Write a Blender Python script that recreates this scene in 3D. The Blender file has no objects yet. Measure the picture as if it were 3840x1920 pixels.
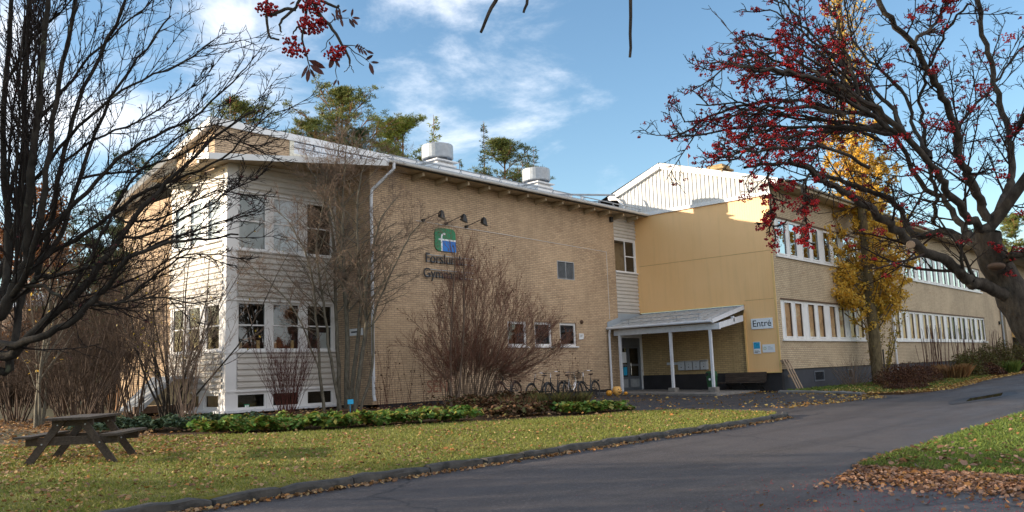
import bpy, math, random
import numpy as np
from mathutils import Vector, Matrix
random.seed(7); RN = np.random.default_rng(7)
PI = math.pi
scn = bpy.context.scene
COL = scn.collection

# ------------------------------------------------------------------ camera (calibrated from the building's edges)
FPX = 3154.94; YAW, PIT, ROL = math.radians(48.5996), math.radians(7.8336), math.radians(-2.0561)
CZ = 1.55
_F = Vector((math.sin(YAW)*math.cos(PIT), math.cos(YAW)*math.cos(PIT), math.sin(PIT)))
_R0 = Vector((math.cos(YAW), -math.sin(YAW), 0)); _U0 = _R0.cross(_F)
_R = _R0*math.cos(ROL) + _U0*math.sin(ROL); _U = _U0*math.cos(ROL) - _R0*math.sin(ROL)
cam = bpy.data.cameras.new('camera'); cam.sensor_width = 36; cam.lens = 36*FPX/3840
cam.clip_start = 0.05; cam.clip_end = 3000
co = bpy.data.objects.new('camera', cam); COL.objects.link(co)
co.matrix_world = Matrix(((_R.x,_U.x,-_F.x,0),(_R.y,_U.y,-_F.y,0),(_R.z,_U.z,-_F.z,CZ),(0,0,0,1)))
scn.camera = co
def ray(px, py): return _F + _R*((px-1920)/FPX) - _U*((py-960)/FPX)
CAMP = Vector((0,0,CZ))
def at(px, py, depth): return CAMP + ray(px,py)*depth          # a survey sight: direction and distance give a real place
def onx(px, py, x): r = ray(px,py); return CAMP + r*(x/r.x)
def ony(px, py, y): r = ray(px,py); return CAMP + r*(y/r.y)
def gz(x, y): return 0.018*max(-12.0, min(40.0, y))
def G(px, py):
    r = ray(px,py); t = CZ/(.018*r.y-r.z); return CAMP + r*t

# ------------------------------------------------------------------ object helpers
ORG = {}
def tag(o, label=None, cat=None, group=None, kind=None):
    if label: o['label'] = label
    if cat: o['category'] = cat
    if group: o['group'] = group
    if kind: o['kind'] = kind
    return o
def thing(name, label, cat, loc=(0,0,0), group=None, kind=None):
    o = bpy.data.objects.new(name, None); COL.objects.link(o); o.location = loc; o.empty_display_size = .3
    ORG[o.name] = Vector(loc); return tag(o, label, cat, group, kind)
def link(name, me, parent=None):
    o = bpy.data.objects.new(name, me); COL.objects.link(o)
    if parent is not None:
        o.parent = parent; ORG[o.name] = ORG.get(parent.name, Vector((0,0,0)))
    return o
def off(parent): return ORG.get(parent.name, Vector((0,0,0))) if parent is not None else Vector((0,0,0))
class MB:
    def __init__(s): s.v = []; s.f = []
    def quad(s, *p):
        n = len(s.v); s.v += [tuple(q) for q in p]; s.f.append(tuple(range(n, n+len(p)))); return s
    def hexa(s, p):   # 8 points: bottom 4 ccw, top 4 ccw
        n = len(s.v); s.v += [tuple(q) for q in p]
        for f in ((3,2,1,0),(4,5,6,7),(0,1,5,4),(1,2,6,5),(2,3,7,6),(3,0,4,7)): s.f.append(tuple(n+i for i in f))
        return s
    def box(s, a, b):
        x0,x1=sorted((a[0],b[0])); y0,y1=sorted((a[1],b[1])); z0,z1=sorted((a[2],b[2]))
        return s.hexa([(x0,y0,z0),(x1,y0,z0),(x1,y1,z0),(x0,y1,z0),(x0,y0,z1),(x1,y0,z1),(x1,y1,z1),(x0,y1,z1)])
    def beam(s, a, b, w, h, up=(0,0,1)):   # box section along a->b
        a=Vector(a); b=Vector(b); t=(b-a).normalized(); u=Vector(up); sd=t.cross(u)
        if sd.length<1e-4: sd=t.cross(Vector((1,0,0)))
        sd.normalize(); u=sd.cross(t); sd*=w/2; u*=h/2
        return s.hexa([a-sd-u,a+sd-u,b+sd-u,b-sd-u,a-sd+u,a+sd+u,b+sd+u,b-sd+u])
    def cyl(s, a, b, r0, r1=None, n=12, cap=True):
        r1 = r0 if r1 is None else r1
        a=Vector(a); b=Vector(b); t=(b-a).normalized(); sd=t.orthogonal().normalized(); u=t.cross(sd); k=len(s.v)
        for c,r in ((a,r0),(b,r1)):
            for i in range(n):
                q=2*PI*i/n; s.v.append(tuple(c+sd*(r*math.cos(q))+u*(r*math.sin(q))))
        for i in range(n): j=(i+1)%n; s.f.append((k+i,k+j,k+n+j,k+n+i))
        if cap: s.f.append(tuple(k+i for i in reversed(range(n)))); s.f.append(tuple(k+n+i for i in range(n)))
        return s
    def tube(s, pts, r, n=6):
        for i in range(len(pts)-1):
            s.cyl(pts[i], pts[i+1], r if not isinstance(r,(list,tuple)) else r[i], r if not isinstance(r,(list,tuple)) else r[i+1], n, False)
        return s
    def torus(s, c, ax, R, r, n=24, m=6, a0=0, a1=2*PI):
        c=Vector(c); ax=Vector(ax).normalized(); u=ax.orthogonal().normalized()
        if abs(ax.z)<.9: u=Vector((0,0,1)).cross(ax).normalized()
        w=ax.cross(u); k=len(s.v); full=abs(a1-a0-2*PI)<1e-6; nn=n if full else n+1
        for i in range(nn):
            q=a0+(a1-a0)*i/n; d=u*math.cos(q)+w*math.sin(q)
            for j in range(m):
                p=2*PI*j/m; s.v.append(tuple(c+d*(R+r*math.cos(p))+ax*(r*math.sin(p))))
        for i in range(n):
            i2=(i+1)%nn
            for j in range(m): j2=(j+1)%m; s.f.append((k+i*m+j,k+i2*m+j,k+i2*m+j2,k+i*m+j2))
        return s
    def ball(s, c, r, n=10, m=7, sc=(1,1,1)):
        k=len(s.v)
        for i in range(m+1):
            t=PI*i/m
            for j in range(n):
                q=2*PI*j/n; s.v.append((c[0]+r*sc[0]*math.sin(t)*math.cos(q),c[1]+r*sc[1]*math.sin(t)*math.sin(q),c[2]+r*sc[2]*math.cos(t)))
        for i in range(m):
            for j in range(n): j2=(j+1)%n; s.f.append((k+i*n+j,k+(i+1)*n+j,k+(i+1)*n+j2,k+i*n+j2))
        return s
    def build(s, name, mat, parent=None, smooth=False, bevel=0):
        o = Vector(off(parent)); me = bpy.data.meshes.new(name)
        me.from_pydata([(x-o.x,y-o.y,z-o.z) for x,y,z in s.v], [], s.f); me.materials.append(mat)
        if smooth: me.polygons.foreach_set('use_smooth',[True]*len(me.polygons))
        ob = link(name, me, parent)
        if bevel:
            b = ob.modifiers.new('bevel','BEVEL'); b.width = bevel; b.segments = 2; b.limit_method='ANGLE'
        return ob
def np_mesh(name, V, F, mat, parent=None, smooth=False, F2=None):
    o = np.array(off(parent)); V = np.asarray(V, dtype=np.float64) - o
    me = bpy.data.meshes.new(name); k = F.shape[1]
    me.vertices.add(len(V)); me.vertices.foreach_set('co', V.astype(np.float32).ravel())
    me.loops.add(F.size); me.loops.foreach_set('vertex_index', F.astype(np.int32).ravel())
    me.polygons.add(len(F)); me.polygons.foreach_set('loop_start', np.arange(0, F.size, k, dtype=np.int32))
    if smooth: me.polygons.foreach_set('use_smooth', np.ones(len(F), dtype=bool))
    me.update(calc_edges=True); me.materials.append(mat)
    return link(name, me, parent)
def tubes_mesh(name, polys, mat, parent=None, sides=4, smooth=True):
    groups = {}
    for P, Rr in polys: groups.setdefault(len(P), []).append((P, Rr))
    VV=[]; FF=[]; base=0
    for n, L in groups.items():
        P = np.array([l[0] for l in L], dtype=float); Rr = np.array([l[1] for l in L], dtype=float); M=len(L)
        T = np.gradient(P, axis=1); T /= np.linalg.norm(T,axis=2,keepdims=True)+1e-9
        ref = np.zeros((M,1,3)); mean=np.abs(T).mean(axis=1); idx = np.argmin(mean,axis=1); ref[np.arange(M),0,idx]=1
        A = np.cross(T, ref); A/=np.linalg.norm(A,axis=2,keepdims=True)+1e-9; B=np.cross(T,A)
        q=np.linspace(0,2*PI,sides,endpoint=False)
        V = P[:,:,None,:]+Rr[:,:,None,None]*(A[:,:,None,:]*np.cos(q)[None,None,:,None]+B[:,:,None,:]*np.sin(q)[None,None,:,None])
        i=np.arange(M)[:,None,None]; j=np.arange(n-1)[None,:,None]; k=np.arange(sides)[None,None,:]; k2=(k+1)%sides
        b=base+i*n*sides
        F=np.stack([b+j*sides+k, b+j*sides+k2, b+(j+1)*sides+k2, b+(j+1)*sides+k],axis=-1).reshape(-1,4)
        VV.append(V.reshape(-1,3)); FF.append(F); base+=M*n*sides
    return np_mesh(name, np.concatenate(VV), np.concatenate(FF), mat, parent, smooth)
def rand_dirs(n):
    v=RN.normal(size=(n,3)); return v/np.linalg.norm(v,axis=1,keepdims=True)
def leaf_quads(C, size, nrm=None, aspect=.6, fold=.0, up=None):
    """diamond leaves: centres C (n,3), size array; returns V,F (quads)"""
    n=len(C); N = rand_dirs(n) if nrm is None else nrm/np.linalg.norm(nrm,axis=1,keepdims=True)
    D = rand_dirs(n) if up is None else up
    A = D - (D*N).sum(1,keepdims=True)*N; A/=np.linalg.norm(A,axis=1,keepdims=True)+1e-9; B=np.cross(N,A)
    s=np.asarray(size).reshape(-1,1)*np.ones((n,1))
    V=np.stack([C-A*s*.5, C+B*s*.5*aspect+N*s*fold, C+A*s*.5, C-B*s*.5*aspect+N*s*fold],axis=1).reshape(-1,3)
    return V, np.arange(4*n).reshape(-1,4)

# ------------------------------------------------------------------ materials
def newmat(name):
    m=bpy.data.materials.new(name); m.use_nodes=True; nt=m.node_tree; nt.nodes.clear()
    o=nt.nodes.new('ShaderNodeOutputMaterial'); b=nt.nodes.new('ShaderNodeBsdfPrincipled'); nt.links.new(b.outputs[0],o.inputs[0])
    return m,nt,b
def N(nt,t,**k):
    n=nt.nodes.new(t)
    for a,v in k.items():
        if a.startswith('i_'): n.inputs[a[2:].replace('_',' ')].default_value=v
        else: setattr(n,a,v)
    return n
def ramp(nt, src, stops, interp='LINEAR'):
    r=nt.nodes.new('ShaderNodeValToRGB'); r.color_ramp.interpolation=interp; e=r.color_ramp.elements
    while len(e)<len(stops): e.new(.5)
    for i,(p,c) in enumerate(stops):
        e[i].position=p; e[i].color=(c[0],c[1],c[2],1) if not isinstance(c,(int,float)) else (c,c,c,1)
    nt.links.new(src,r.inputs[0]); return r.outputs[0]
def noise(nt, scale, detail=4, rough=.55, vec=None, dist=0):
    n=N(nt,'ShaderNodeTexNoise'); n.inputs['Scale'].default_value=scale; n.inputs['Detail'].default_value=detail
    n.inputs['Roughness'].default_value=rough; n.inputs['Distortion'].default_value=dist
    if vec is None:
        g=N(nt,'ShaderNodeNewGeometry'); vec=g.outputs['Position']
    nt.links.new(vec,n.inputs['Vector']); return n.outputs[0]
def mixc(nt,f,a,b,mode='MIX'):
    m=N(nt,'ShaderNodeMix',data_type='RGBA',blend_type=mode)
    for s,i in ((f,0),(a,6),(b,7)):
        if isinstance(s,(int,float)): m.inputs[i].default_value=s
        elif isinstance(s,tuple): m.inputs[i].default_value=(s[0],s[1],s[2],1)
        else: nt.links.new(s,m.inputs[i])
    return m.outputs[2]
def bump(nt,b,h,strength=.3,dist=.02):
    n=N(nt,'ShaderNodeBump'); n.inputs['Strength'].default_value=strength; n.inputs['Distance'].default_value=dist
    nt.links.new(h,n.inputs['Height']); nt.links.new(n.outputs[0],b.inputs['Normal'])
def simple(name, col, rough=.6, var=.15, scale=3, metal=0, bmp=0, bscale=40, spec=.5, dirt=None):
    m,nt,b=newmat(name); f=noise(nt,scale,5,.6)
    lo=tuple(c*(1-var) for c in col); hi=tuple(min(1,c*(1+var)) for c in col)
    c=ramp(nt,f,[(.3,lo),(.7,hi)])
    if dirt:
        f2=noise(nt,dirt[1],6,.7); c=mixc(nt,ramp(nt,f2,[(dirt[2],0),(dirt[2]+.15,1)]),c,dirt[0])
    nt.links.new(c,b.inputs['Base Color']); b.inputs['Roughness'].default_value=rough; b.inputs['Metallic'].default_value=metal
    b.inputs['Specular IOR Level'].default_value=spec
    if bmp: bump(nt,b,noise(nt,bscale,4,.6),bmp,.01)
    return m
def wallvec(nt):
    g=N(nt,'ShaderNodeNewGeometry'); s=N(nt,'ShaderNodeSeparateXYZ'); nt.links.new(g.outputs['Position'],s.inputs[0])
    a=N(nt,'ShaderNodeMath',operation='ADD'); nt.links.new(s.outputs[0],a.inputs[0]); nt.links.new(s.outputs[1],a.inputs[1])
    c=N(nt,'ShaderNodeCombineXYZ'); nt.links.new(a.outputs[0],c.inputs[0]); nt.links.new(s.outputs[2],c.inputs[1]); return c.outputs[0], a.outputs[0], s.outputs[2]
def brick(name, c1, c2, mort, w=.26, h=.075, msize=.009, odd=(.30,.15,.08)):
    m,nt,b=newmat(name); vec,_,_=wallvec(nt)
    t=N(nt,'ShaderNodeTexBrick'); nt.links.new(vec,t.inputs['Vector']); t.offset=.5
    for k,v in (('Scale',1.0),('Mortar Size',msize),('Mortar Smooth',.25),('Bias',0),('Brick Width',w),('Row Height',h)): t.inputs[k].default_value=v
    t.inputs['Color1'].default_value=(*c1,1); t.inputs['Color2'].default_value=(*c2,1); t.inputs['Mortar'].default_value=(*mort,1)
    # a second brick lookup with the same layout picks out the odd darker brick
    t2=N(nt,'ShaderNodeTexBrick'); nt.links.new(vec,t2.inputs['Vector']); t2.offset=.5
    for k,v in (('Scale',1.0),('Mortar Size',msize),('Mortar Smooth',.1),('Bias',-.62),('Brick Width',w),('Row Height',h)): t2.inputs[k].default_value=v
    t2.inputs['Color1'].default_value=(0,0,0,1); t2.inputs['Color2'].default_value=(1,1,1,1); t2.inputs['Mortar'].default_value=(0,0,0,1)
    od=ramp(nt,t2.outputs[0],[(.25,0),(.6,.75)])
    base=mixc(nt,od,t.outputs[0],odd)
    f=noise(nt,.55,5,.6); base=mixc(nt,ramp(nt,f,[(.38,0),(.75,.45)]),base,tuple(x*.62 for x in c2))
    f2=noise(nt,9,4,.7); base=mixc(nt,ramp(nt,f2,[(.35,0),(.8,.3)]),base,tuple(min(1,x*1.35) for x in c1))
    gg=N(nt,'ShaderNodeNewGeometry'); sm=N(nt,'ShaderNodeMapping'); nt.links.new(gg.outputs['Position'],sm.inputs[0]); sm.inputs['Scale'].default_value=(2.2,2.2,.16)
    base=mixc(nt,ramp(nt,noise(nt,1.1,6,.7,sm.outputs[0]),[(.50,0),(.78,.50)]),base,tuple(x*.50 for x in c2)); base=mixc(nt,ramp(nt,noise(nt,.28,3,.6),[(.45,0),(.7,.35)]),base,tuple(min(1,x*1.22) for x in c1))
    nt.links.new(base,b.inputs['Base Color']); b.inputs['Roughness'].default_value=.85
    inv=ramp(nt,t.outputs['Fac'],[(0,1),(1,0)]); bump(nt,b,inv,.5,.008); return m
M={}
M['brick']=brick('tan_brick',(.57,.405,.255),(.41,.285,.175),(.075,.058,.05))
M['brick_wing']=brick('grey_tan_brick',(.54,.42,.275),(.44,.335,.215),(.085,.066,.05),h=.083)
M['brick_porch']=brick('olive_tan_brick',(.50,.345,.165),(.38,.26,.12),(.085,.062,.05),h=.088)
def yellow():
    m,nt,b=newmat('yellow_ribbed_panel'); vec,u,z=wallvec(nt)
    s=N(nt,'ShaderNodeMath',operation='MULTIPLY'); nt.links.new(u,s.inputs[0]); s.inputs[1].default_value=2*PI/.115
    w=N(nt,'ShaderNodeMath',operation='SINE'); nt.links.new(s.outputs[0],w.inputs[0])
    c=ramp(nt,noise(nt,.6,5,.6),[(.3,(.88,.525,.225)),(.7,(.92,.56,.255))])
    st=N(nt,'ShaderNodeMapping'); g=N(nt,'ShaderNodeNewGeometry'); nt.links.new(g.outputs['Position'],st.inputs[0]); st.inputs['Scale'].default_value=(3,3,.25)
    c=mixc(nt,ramp(nt,noise(nt,1.3,5,.6,st.outputs[0]),[(.5,0),(.9,.35)]),c,(.60,.38,.17))
    nt.links.new(c,b.inputs['Base Color']); b.inputs['Roughness'].default_value=.42
    bump(nt,b,ramp(nt,w.outputs[0],[(.78,0),(.95,1)]),.35,.01); return m
M['yellow']=yellow()
M['yellow_trim']=simple('yellow_trim',(.80,.50,.19),.5,.08)
M['seam']=simple('panel_seam',(.46,.27,.10),.6,.2)
M['siding']=simple('white_steel_siding',(.56,.525,.48),.5,.08,2,dirt=((.42,.385,.34),1.6,.58))
M['white']=simple('white_paint',(.74,.73,.72),.5,.06,2,dirt=((.46,.44,.41),2.4,.6))
M['post_white']=simple('weathered_white_paint',(.66,.67,.70),.6,.08,5,dirt=((.20,.17,.14),7,.62))
M['cream']=simple('cream_board',(.74,.69,.56),.55,.08,2,dirt=((.50,.45,.36),2.0,.6))
M['soffit']=simple('soffit_timber',(.42,.33,.22),.8,.2,3)
M['galv']=simple('galvanised_steel',(.36,.38,.40),.5,.15,6,metal=.3,dirt=((.30,.31,.32),4,.62))
M['roofmetal']=simple('painted_roof_sheet',(.70,.71,.72),.4,.08,2,metal=.1)
M['canopy_sheet']=simple('weathered_roof_sheet',(.44,.46,.47),.5,.2,5,metal=.2,dirt=((.16,.14,.11),3,.55))
M['flashing']=simple('blue_grey_flashing',(.36,.41,.46),.4,.08,2,metal=.2)
M['plinth']=simple('charcoal_plinth',(.022,.019,.021),.75,.3,2,bmp=.2,dirt=((.09,.085,.08),5,.7))
M['white_gable']=simple('white_gable_board',(.62,.60,.57),.6,.06,2)
M['dark_frame']=simple('dark_grey_frame',(.10,.11,.13),.6,.1)
M['plinth_grey']=simple('grey_plinth',(.036,.038,.048),.75,.2,2,bmp=.2,dirt=((.12,.12,.12),5,.68))
M['concrete']=simple('concrete',(.20,.18,.16),.9,.25,4,bmp=.4,dirt=((.08,.075,.07),9,.55))
M['black']=simple('black_metal',(.012,.013,.015),.45,.2)
M['dark']=simple('dark_interior',(.030,.022,.016),.9,.4,2)
M['tan_refl']=simple('tan_reflection_panel',(.52,.33,.17),.8,.15,3,dirt=((.32,.19,.09),2.2,.5))  # tan of the window reflections, put into panels behind the panes
M['blind']=simple('white_blind',(.70,.69,.66),.8,.05)
M['alu']=simple('aluminium_frame',(.20,.22,.25),.4,.1,4,metal=.5)
M['mailbox']=simple('grey_mailbox_enamel',(.50,.52,.55),.4,.05)
M['green_bin']=simple('green_plastic',(.018,.085,.035),.45,.15)
M['chrome']=simple('chrome',(.62,.62,.64),.2,.05,metal=1)
M['rubber']=simple('tyre_rubber',(.012,.012,.012),.8,.2)
M['saddle']=simple('saddle_leather',(.045,.022,.016),.5,.2)
M['roof_dark']=simple('dark_roof_felt',(.035,.03,.03),.9,.3)
M['pumpkin_orange']=simple('pumpkin_skin',(.75,.33,.025),.45,.15,8)  # plain orange skin colour
M['striped']=simple('striped_pumpkin_skin',(.80,.44,.12),.5,.12,10,dirt=((.42,.18,.05),14,.6))
M['cut']=simple('dark_carved_hole',(.05,.02,.008),.8,.2)
M['red_paint']=simple('faded_red_paint',(.30,.13,.08),.85,.25,7)
M['sign_green']=simple('sign_green',(.0,.20,.075),.45,.05)
M['sign_blue']=simple('sign_blue',(.0,.16,.55),.45,.05)
M['cyan']=simple('poster_cyan',(.02,.36,.62),.5,.1,12)
M['sign_white']=simple('sign_white',(.80,.81,.82),.45,.03)
M['letters']=simple('letter_black',(.012,.012,.016),.5,.1)
M['green_text']=simple('leaf_green_print',(.30,.42,.08),.6,.1)
M['tan_wall']=simple('tan_render_wall',(.42,.33,.19),.85,.15,1)
M['brown_board']=simple('brown_timber_board',(.10,.055,.03),.8,.25,3)
def glass(name='window_glass', refl=.16, tint=(.75,.8,.82)):
    m=bpy.data.materials.new(name); m.use_nodes=True; nt=m.node_tree; nt.nodes.clear()
    o=N(nt,'ShaderNodeOutputMaterial'); t=N(nt,'ShaderNodeBsdfTransparent'); t.inputs[0].default_value=(*tint,1)
    g=N(nt,'ShaderNodeBsdfGlossy'); g.inputs['Roughness'].default_value=.02; g.inputs[0].default_value=(.95,.97,1,1)
    ge=N(nt,'ShaderNodeNewGeometry'); nz=N(nt,'ShaderNodeBump'); nz.inputs['Strength'].default_value=.06; nz.inputs['Distance'].default_value=.02
    nt.links.new(noise(nt,1.1,2,.5),nz.inputs['Height']); nt.links.new(nz.outputs[0],g.inputs['Normal'])
    lw=N(nt,'ShaderNodeLayerWeight'); lw.inputs[0].default_value=refl
    ad=N(nt,'ShaderNodeMath',operation='ADD'); nt.links.new(lw.outputs['Fresnel'],ad.inputs[0]); ad.inputs[1].default_value=refl*.5; ad.use_clamp=True
    mx=N(nt,'ShaderNodeMixShader'); nt.links.new(ad.outputs[0],mx.inputs[0]); nt.links.new(t.outputs[0],mx.inputs[1]); nt.links.new(g.outputs[0],mx.inputs[2])
    nt.links.new(mx.outputs[0],o.inputs[0]); return m
M['glass']=glass(); M['glass_sky']=glass('coated_window_glass',.55,(.5,.55,.6))
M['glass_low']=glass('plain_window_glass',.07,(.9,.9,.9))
def bark(name,c1,c2,sc=14,spots=None):
    m,nt,b=newmat(name); g=N(nt,'ShaderNodeNewGeometry'); mp=N(nt,'ShaderNodeMapping'); nt.links.new(g.outputs['Position'],mp.inputs[0]); mp.inputs['Scale'].default_value=(1,1,.45)
    f=noise(nt,sc,7,.7,mp.outputs[0]); c=ramp(nt,f,[(.3,c1),(.68,c2)])
    if spots:
        f2=noise(nt,spots[1],3,.6); c=mixc(nt,ramp(nt,f2,[(spots[2],0),(spots[2]+.06,1)]),c,spots[0])
    nt.links.new(c,b.inputs['Base Color']); b.inputs['Roughness'].default_value=.9; b.inputs['Specular IOR Level'].default_value=.2
    bump(nt,b,f,.7,.02); return m
M['bark_rowan']=bark('rowan_bark',(.022,.017,.013),(.095,.078,.062),24,((.26,.12,.012),3.0,.72))
M['bark_left']=bark('dark_rowan_bark',(.012,.010,.008),(.052,.043,.034),16,((.10,.105,.07),5,.66))
M['twig']=simple('fine_twig',(.040,.026,.020),.85,.35,5,spec=.2)
M['twig_left']=simple('dark_fine_twig',(.022,.015,.012),.85,.35,5,spec=.2)
M['twig_brown']=simple('brown_shrub_twig',(.19,.135,.10),.85,.35,3,spec=.2)
M['twig_dark']=simple('dark_thicket_twig',(.085,.058,.042),.85,.4,2,spec=.2)
M['twig_red']=simple('reddish_shrub_twig',(.20,.095,.065),.85,.3,3,spec=.2)
M['twig_maroon']=simple('maroon_shrub_twig',(.075,.025,.020),.85,.3,3,spec=.2)
M['stem_grey']=bark('grey_stem_bark',(.06,.05,.035),(.20,.18,.14),12)
M['pine_bark']=bark('pine_bark',(.12,.06,.03),(.34,.18,.09),3)
M['poplar_bark']=bark('poplar_bark',(.06,.045,.025),(.20,.15,.08),8)
def leafmat(name, cols, rough=.6, trans=.25):
    m,nt,b=newmat(name); g=N(nt,'ShaderNodeNewGeometry')
    n=len(cols); c=ramp(nt,g.outputs['Random Per Island'],[(i/max(1,n-1),cols[i]) for i in range(n)])
    nt.links.new(c,b.inputs['Base Color']); b.inputs['Roughness'].default_value=rough; b.inputs['Specular IOR Level'].default_value=.3
    if trans:
        o=[x for x in nt.nodes if x.type=='OUTPUT_MATERIAL'][0]; t=N(nt,'ShaderNodeBsdfTranslucent'); nt.links.new(c,t.inputs[0])
        mx=N(nt,'ShaderNodeMixShader'); mx.inputs[0].default_value=trans; nt.links.new(b.outputs[0],mx.inputs[1]); nt.links.new(t.outputs[0],mx.inputs[2]); nt.links.new(mx.outputs[0],o.inputs[0])
    return m
M['needles']=leafmat('pine_needles',[(.06,.10,.02),(.16,.18,.04),(.24,.22,.05),(.09,.13,.03)],.6,.15)
M['needles_dark']=leafmat('spruce_needles',[(.02,.045,.018),(.045,.075,.025),(.07,.09,.03)],.6,.1)
M['needles_green']=leafmat('bright_pine_needles',[(.11,.16,.02),(.24,.26,.035),(.32,.30,.05)],.6,.15)
M['poplar_leaf']=leafmat('yellow_poplar_leaf',[(.56,.31,.03),(.80,.50,.07),(.68,.40,.05),(.86,.62,.14),(.44,.25,.03)],.5,.35)
M['poplar_green']=leafmat('olive_poplar_leaf',[(.22,.19,.02),(.45,.28,.02),(.16,.15,.02),(.5,.33,.03)],.5,.3)
M['bed_leaf']=leafmat('perennial_leaf',[(.05,.12,.02),(.13,.25,.04),(.21,.33,.07),(.09,.18,.03),(.36,.30,.06),(.20,.11,.04)],.5,.25)
M['bed_brown']=leafmat('withered_leaf',[(.10,.045,.02),(.18,.09,.04),(.06,.03,.018),(.12,.14,.04)],.8,.1)
M['grey_leaf']=leafmat('greygreen_ground_leaf',[(.03,.06,.03),(.08,.11,.06),(.05,.08,.03)],.5,.1)
M['fallen']=leafmat('fallen_leaf',[(.30,.12,.03),(.46,.22,.07),(.17,.08,.04),(.55,.36,.15),(.09,.045,.025),(.38,.24,.13),(.24,.12,.05)],.7,.1)
M['fallen_pale']=leafmat('fallen_poplar_leaf',[(.22,.10,.05),(.42,.25,.16),(.11,.05,.03),(.40,.19,.06),(.07,.035,.022),(.34,.20,.13),(.20,.10,.06)],.65,.1)
M['fallen_yellow']=leafmat('fallen_yellow_leaf',[(.50,.30,.06),(.58,.40,.13),(.28,.13,.04),(.42,.20,.04)],.7,.1)
M['rowan_leaf']=leafmat('dark_rowan_leaflet',[(.07,.02,.018),(.12,.04,.03),(.045,.02,.02)],.5,.2)
M['berry']=leafmat('red_rowan_berry',[(.38,.008,.012),(.50,.016,.016),(.24,.006,.010),(.32,.008,.014)],.3,0)
M['berry_dark']=leafmat('dried_berry',[(.10,.01,.012),(.06,.012,.012),(.16,.015,.02)],.5,0)
M['autumn_leaf']=leafmat('rust_leaf',[(.20,.065,.018),(.30,.11,.025),(.12,.045,.02),(.34,.17,.04)],.6,.2)
M['grass']=leafmat('grass_blade',[(.10,.15,.02),(.20,.22,.035),(.28,.25,.06),(.14,.19,.025),(.36,.29,.10)],.6,.25)
M['grass_shade']=leafmat('long_grass_blade',[(.07,.12,.02),(.12,.18,.03),(.18,.20,.04)],.6,.25)
M['dry_grass']=leafmat('dry_grass_blade',[(.30,.14,.05),(.20,.10,.04),(.36,.22,.09)],.7,.2)
M['olive']=leafmat('olive_perennial',[(.05,.06,.018),(.12,.12,.03),(.08,.05,.02),(.16,.13,.03)],.7,.2)
M['darkshrub']=leafmat('dark_red_shrub_leaf',[(.055,.02,.012),(.10,.035,.015),(.03,.015,.01),(.16,.07,.02)],.7,.1)
def ground_mat(name, stops, sc=(.5,7,60), rough=.95, bm=.5):
    m,nt,b=newmat(name); f=noise(nt,sc[0],6,.6); f2=noise(nt,sc[1],6,.7); f3=noise(nt,sc[2],3,.6)
    mm=N(nt,'ShaderNodeMath',operation='MULTIPLY_ADD'); nt.links.new(f2,mm.inputs[0]); mm.inputs[1].default_value=.5; nt.links.new(f,mm.inputs[2])
    m2=N(nt,'ShaderNodeMath',operation='MULTIPLY_ADD'); nt.links.new(f3,m2.inputs[0]); m2.inputs[1].default_value=.45; nt.links.new(mm.outputs[0],m2.inputs[2])
    m3=N(nt,'ShaderNodeMath',operation='MULTIPLY'); nt.links.new(m2.outputs[0],m3.inputs[0]); m3.inputs[1].default_value=.512
    nt.links.new(ramp(nt,m3.outputs[0],stops),b.inputs['Base Color']); b.inputs['Roughness'].default_value=rough; b.inputs['Specular IOR Level'].default_value=.25
    bump(nt,b,m2.outputs[0],bm,.03); return m
M['lawn']=ground_mat('lawn_turf',[(.36,(.07,.10,.016)),(.46,(.15,.155,.03)),(.54,(.22,.18,.055)),(.64,(.20,.115,.05))])
M['soil']=ground_mat('leaf_litter_soil',[(.38,(.035,.022,.014)),(.5,(.09,.05,.025)),(.62,(.16,.085,.035))],(.8,9,50))
M['ground']=ground_mat('rough_ground',[(.38,(.05,.06,.02)),(.5,(.10,.08,.04)),(.62,(.13,.09,.05))])
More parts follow.
